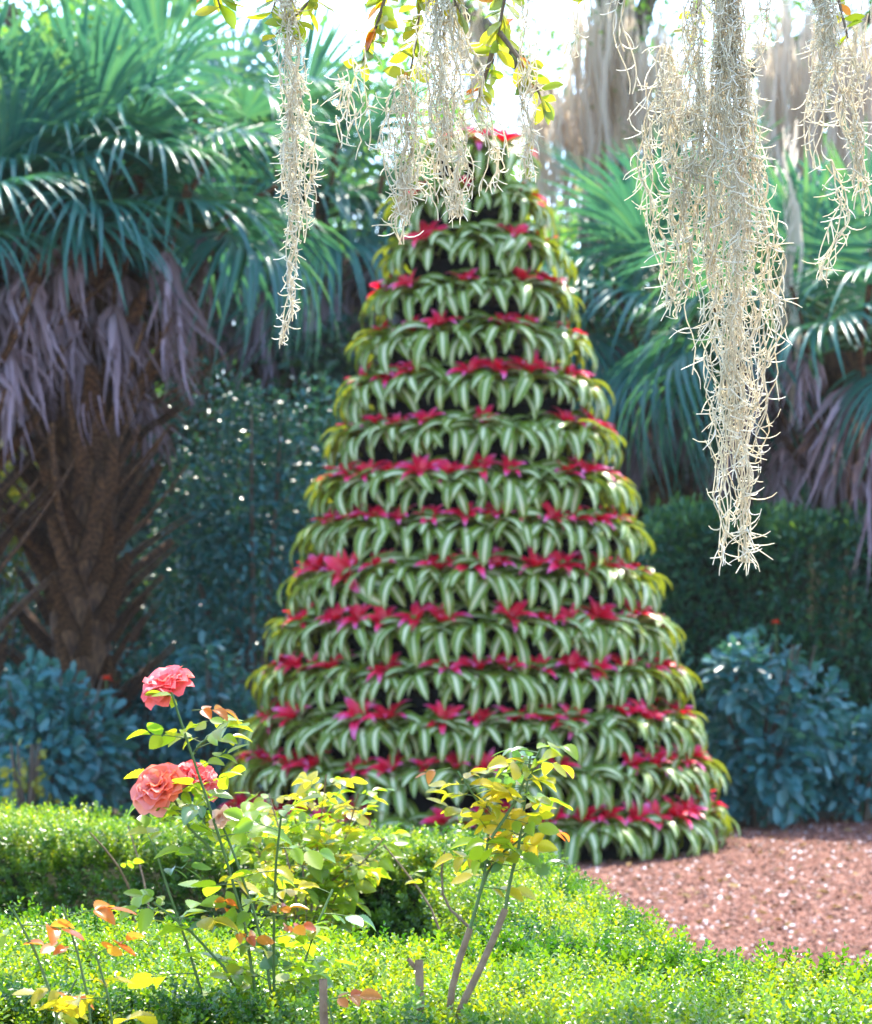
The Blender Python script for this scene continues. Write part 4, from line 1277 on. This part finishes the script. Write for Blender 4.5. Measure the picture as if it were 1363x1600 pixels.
def petal_mesh(seed, ruff=.22, w_=.95):
    r = np.random.default_rng(seed)
    nu, nv = 7, 7
    u = np.linspace(0, 1, nu)[:, None] * np.ones((1, nv)); v = np.linspace(-1, 1, nv)[None] * np.ones((nu, 1))
    half = (.16 + .5 * np.sin(np.clip(u, 0, 1) * PI * .62) ** .9) * w_
    edge = 1 - .16 * v ** 2
    X = u * edge
    Y = v * half
    Z = .20 * u * (1 - u) * 2 - .0 + .28 * v ** 2 * (1 - .5 * u) - .30 * np.clip(u - .68, 0, 1) ** 1.3
    Z = Z + ruff * u ** 3 * np.sin(v * r.uniform(4, 6.5) + r.uniform(0, 6)) * .7
    V = np.stack([X, Y, Z], -1).reshape(-1, 3)
    idx = np.arange(nu * nv).reshape(nu, nv)
    F = np.stack([idx[:-1, :-1], idx[:-1, 1:], idx[1:, 1:], idx[1:, :-1]], -1).reshape(-1, 4)
    return V, F
def petal_set(mat):
    return [mesh('petal', *(lambda vf: (vf[0], [vf[1]]))(petal_mesh(s)), mat) for s in range(5)]
PT = {k: petal_set(M[k]) for k in ('petal', 'petal_orange', 'petal_pale')}
bud_me = lathe([(0, -.3), (.16, -.22), (.22, -.05), (.18, .08), (0, .12)], 10, 'bloom', M['cane'])
def bloom(parent, pos, axis, dia, key, n=30, label=None):
    Mx = mat_of(axis, (0, .2, 1), pos, 1.0) @ Matrix.Rotation(PI / 2, 4, 'Y')
    o = obj('bloom', bud_me, parent)
    o.matrix_local = Mx @ Matrix.Scale(dia * .38, 4)
    if label: o['label'] = label
    L = 1.32
    first = {}
    for i in range(n):
        u = i / (n - 1)
        a = i * 2.39996 + random.uniform(-.2, .2)
        el = .12 + 1.15 * u ** .8 + random.uniform(-.12, .12)
        s = L * (1.0 - .38 * u) * random.uniform(.9, 1.08)
        m = Matrix.Rotation(a, 4, 'Z') @ Matrix.Rotation(-el, 4, 'Y') @ Matrix.Rotation(random.uniform(-.25, .25), 4, 'X') @ Matrix.Scale(s, 4)
        me = random.choice(PT[key])
        if me.name not in first:
            x = obj('petal', me, o); x.matrix_local = m; first[me.name] = x
        else:
            put(first[me.name], o, m)
    return o

def spray(parent, c, nl, size, tones, u0=.3, spreadk=1.0, nlf=5):
    for j in range(nl):
        u = u0 + (1 - u0) * (j + random.random()) / nl
        f = min(u, .999) * (len(c) - 1); i0 = int(f)
        b = c[i0] + (c[i0 + 1] - c[i0]) * (f - i0)
        a = j * 2.4 + random.uniform(-.5, .5)
        d = nrm(np.array([math.cos(a) * spreadk, math.sin(a) * .8 * spreadk, random.uniform(-.15, .65)]))
        up = nrm(np.array([0, 0, 1.0]) + rng.normal(size=3) * .35)
        tone = random.choices(list(tones), list(tones.values()))[0]
        rose_leaf(parent, b, d, up, size * random.uniform(.8, 1.2), tone, nlf if random.random() < .75 else 3)

# A: coral rose, left
base = P(375, 1600, RY); base = np.array([base[0], base[1], 0.0])
A = thing('rose_bush', 'tall coral rose bush before the near hedge, with open pink blooms', 'rose bush', tuple(base))
def loc_pts(pts, root, Y=RY, ground=None):
    out = []
    for q in pts:
        a, b = q[:2]
        out.append(P(a, b, Y if len(q) < 3 else q[2]) - root)
    if ground is not None:
        out.insert(0, np.array(ground, float))
    return out
canesA = [([(400, 1500), (345, 1330), (305, 1200), (290, 1130), (268, 1082)], (0, 0, 0), 20, .22), ([(440, 1540), (400, 1420), (370, 1330), (340, 1270)], (.03, 0, 0), 22, .2),
          ([(430, 1500), (420, 1400), (425, 1330), (440, 1270)], (.05, .03, 0), 24, .2), ([(330, 1560), (280, 1450), (255, 1380), (240, 1320)], (-.04, .02, 0), 15, .2),
          ([(460, 1560), (480, 1460), (500, 1400), (520, 1390)], (.07, -.02, 0), 18, .25), ([(410, 1590), (360, 1500), (300, 1440), (240, 1410)], (-.02, -.03, 0), 15, .25),
          ([(330, 1330), (290, 1270), (262, 1230)], None, 6, .1), ([(320, 1300), (315, 1250), (303, 1215)], None, 5, .1), ([(300, 1180), (325, 1150), (350, 1130)], None, 4, .4)]
for pts, g, nl, u0 in canesA:
    dy = random.uniform(-.12, .16)
    pts3 = [(a, b, RY + dy * i / len(pts)) for i, (a, b) in enumerate(pts)] if g is not None else [(a, b, RY + .05) for a, b in pts]
    c = cane_obj(A, loc_pts(pts3, base, ground=g), .005 if g is not None else .0032, .0022, M['cane'])
    spray(A, c, nl, .041, {'green': 10, 'yellow': .8, 'young': .4, 'dark': 1.2}, max(u0, .42) if g is not None else .15)
for q in [(410, 1420), (430, 1450), (360, 1455), (350, 1400)]:
    rose_leaf(A, P(*q, RY - .05) - base, nrm(rng.normal(size=3) * np.array([1, .6, .4])), (0, -.3, 1), .03, 'young')
rose_leaf(A, P(300, 1110, RY) - base, (1, -.1, .1), (0, -.5, 1), .035, 'young')
bloom(A, P(265, 1078, RY) - base, nrm(np.array([-.25, -.45, .75])), .098, 'petal', 34, 'coral pink open bloom at the top of the bush')
bloom(A, P(252, 1236, RY + .03) - base, nrm(np.array([-.2, -.55, .6])), .104, 'petal_orange', 36, 'orange and pink full bloom behind green leaves')
bloom(A, P(306, 1224, RY + .08) - base, nrm(np.array([.3, -.4, .7])), .09, 'petal', 28, 'pink bloom right behind the orange one')
bloom(A, P(340, 1275, RY - .02) - base, nrm(np.array([.5, -.5, -.25])), .05, 'petal_pale', 9, 'faded pale bloom losing its petals')

# C: right rose, thin canes
baseC = P(630, 1600, 4.2); baseC = np.array([baseC[0], baseC[1], 0.0])
Cc = thing('rose_bush', 'sparse rose bush with two bare woody canes and yellowing leaves before the cone', 'rose bush', tuple(baseC))
cw = cane_obj(Cc, loc_pts([(700, 1600), (745, 1545), (770, 1470), (790, 1420)], baseC, 4.2, (.09, 0, .3)), .0085, .006, M['cane_wood'])
c1 = cane_obj(Cc, loc_pts([(790, 1420), (800, 1360), (818, 1290), (825, 1215), (830, 1175)], baseC, 4.2), .0034, .0018, M['cane'])
spray(Cc, c1, 13, .036, {'yellow': 5, 'green': 3, 'dark': 2}, .2)
cw2 = cane_obj(Cc, loc_pts([(700, 1560), (715, 1490), (735, 1450)], baseC, 4.22, (.07, 0, .3)), .008, .006, M['cane_wood'])
c2 = cane_obj(Cc, loc_pts([(735, 1450), (757, 1380), (770, 1300), (740, 1240), (715, 1205)], baseC, 4.2), .0034, .0018, M['cane'])
spray(Cc, c2, 16, .036, {'yellow': 6, 'green': 3, 'dark': 1.5}, .2)
c3 = cane_obj(Cc, loc_pts([(735, 1450), (700, 1420), (690, 1370), (695, 1330)], baseC, 4.25), .003, .0015, M['twig'])
c4 = cane_obj(Cc, loc_pts([(768, 1310), (800, 1260), (835, 1190), (850, 1160)], baseC, 4.16), .003, .0015, M['cane'])
spray(Cc, c4, 11, .034, {'yellow': 6, 'green': 3, 'dark': 1}, .2)
c5 = cane_obj(Cc, loc_pts([(752, 1390), (770, 1340), (800, 1320), (835, 1290)], baseC, 4.22), .003, .0015, M['cane'])
spray(Cc, c5, 9, .034, {'yellow': 6, 'young': 1, 'green': 2}, .3)
rose_leaf(Cc, P(705, 1200, 4.2) - baseC, (-1, 0, -.1), (0, -.4, 1), .026, 'young', 3)

# bare pruned stubs
def stub(label, px, y0, Y, fork=True):
    b = P(px, y0, Y)
    t = thing('pruned_cane', label, 'cane stub', (b[0], b[1], 0), 'pruned rose stubs')
    c = cane_obj(t, [np.array([0, 0, 0]), np.array([.01, 0, b[2] * .5]), np.array([0.004, 0, b[2] * .85]), np.array([0, 0, b[2]])], .009, .0075, M['cane_wood'])
    if fork:
        cane_obj(t, [np.array([0, 0, b[2] * .985]), np.array([-.012, 0, b[2] * .985 + .01]), np.array([-.018, 0, b[2] * .985 + .016])], .005, .004, M['cane_wood'])
stub('forked bare cane stub left of the sparse rose, standing before the hedge', 655, 1500, 4.15)
stub('short bare cane stub beside the orange young leaves at the bottom', 505, 1530, 4.1, False)

# D: low bush bottom left with orange young leaves
baseD = P(60, 1600, 4.1); baseD = np.array([baseD[0], baseD[1], 0.0])
D = thing('rose_bush', 'low rose bush in the bottom left corner with orange young leaves', 'rose bush', tuple(baseD))
for pts, nl, tones in [([(110, 1590), (70, 1500), (50, 1450), (20, 1420)], 6, {'young': 4, 'yellow': 2, 'green': 1}), ([(160, 1590), (130, 1500), (110, 1450), (97, 1412)], 6, {'young': 5, 'yellow': 1}),
                       ([(200, 1600), (170, 1540), (150, 1490)], 6, {'yellow': 5, 'young': 2, 'green': 1}), ([(60, 1600), (70, 1560), (120, 1530)], 5, {'yellow': 4, 'young': 1, 'green': 2})]:
    c = cane_obj(D, loc_pts(pts, baseD, 4.1, (rng.normal() * .04, rng.normal() * .03, 0)), .005, .002, M['cane'])
    spray(D, c, nl, .040, tones, .66)

baseE = P(505, 1600, 4.05); baseE = np.array([baseE[0], baseE[1], 0.0])
E = thing('rose_shoot', 'young rose shoot with orange leaves low before the near hedge', 'rose shoot', tuple(baseE))
c = cane_obj(E, loc_pts([(540, 1620), (530, 1585), (512, 1562)], baseE, 4.05, (.03, 0, 0)), .003, .002, M['cane'])
for k in range(3):
    rose_leaf(E, c[-1 - k * 2], nrm(np.array([math.cos(k * 2.2), -.2, .25])), (0, -.4, 1), .034, 'young' if k < 2 else 'yellow')

# B: yellow-green bushes inside the bed
def inner_bush(label, px, Y, canes, nl, size, tones):
    b = P(px, 1400, Y); b = np.array([b[0], b[1], 0.0])
    t = thing('rose_bush', label, 'rose bush', tuple(b))
    for pts in canes:
        c = cane_obj(t, loc_pts([(x, y, Y + random.uniform(-.15, .15)) for x, y in pts], b, ground=(rng.normal() * .05, rng.normal() * .05, 0)), .006, .002, M['cane_wood'])
        spray(t, c, nl, size, tones, .45)
    return t
inner_bush('yellow-green rose bush inside the box hedges, left of the cone', 480, 6.4,
           [[(470, 1400), (440, 1310), (420, 1240)], [(490, 1400), (500, 1300), (510, 1210)], [(500, 1400), (540, 1320), (560, 1240)], [(460, 1400), (400, 1330), (360, 1260)],
            [(480, 1400), (470, 1330), (460, 1270)], [(510, 1400), (570, 1350), (600, 1310)], [(480, 1420), (520, 1370), (550, 1350)], [(470, 1410), (430, 1360), (400, 1330)]],
           32, .040, {'yellow': 1.8, 'green': 7})
inner_bush('bare grey-stemmed rose inside the box hedges, before the shaded hedge face', 230, 6.5,
           [[(225, 1420), (190, 1350), (140, 1300)], [(245, 1420), (215, 1340), (200, 1290)]], 1, .03, {'green': 1})
inner_bush('small rose with a bent pale cane in the far corner of the bed', 655, 6.2,
           [[(700, 1440), (660, 1390), (615, 1345), (600, 1320)]], 4, .034, {'yellow': 4, 'green': 3})

# ================================================================ HAZE
hm, ht, hout = new_mat('haze_air')
pv = ht.nodes.new('ShaderNodeVolumePrincipled')
pv.inputs['Color'].default_value = (0.90, 0.95, 1.0, 1)
pv.inputs['Density'].default_value = 0.00025
pv.inputs['Anisotropy'].default_value = 0.35
ht.links.new(pv.outputs[0], hout.inputs['Volume'])
V = np.array([[x, y, z] for z in (-1.0, 16.0) for x, y in ((-155, -45), (155, -45), (155, 305), (-155, 305))], float)
obj('haze', mesh('haze', V, [np.array([[3, 2, 1, 0], [4, 5, 6, 7], [0, 1, 5, 4], [1, 2, 6, 5], [2, 3, 7, 6], [3, 0, 4, 7]])], hm, smooth=False), kind='stuff')

tot = 0
for o in scene.objects:
    if o.type == 'MESH':
        tot += 1
print('objects', len(scene.objects), 'meshes', tot, 'tris', sum(sum(len(p.vertices) - 2 for p in me.polygons) if len(me.polygons) < 0 else len(me.loops) - 2 * len(me.polygons) for me in bpy.data.meshes))
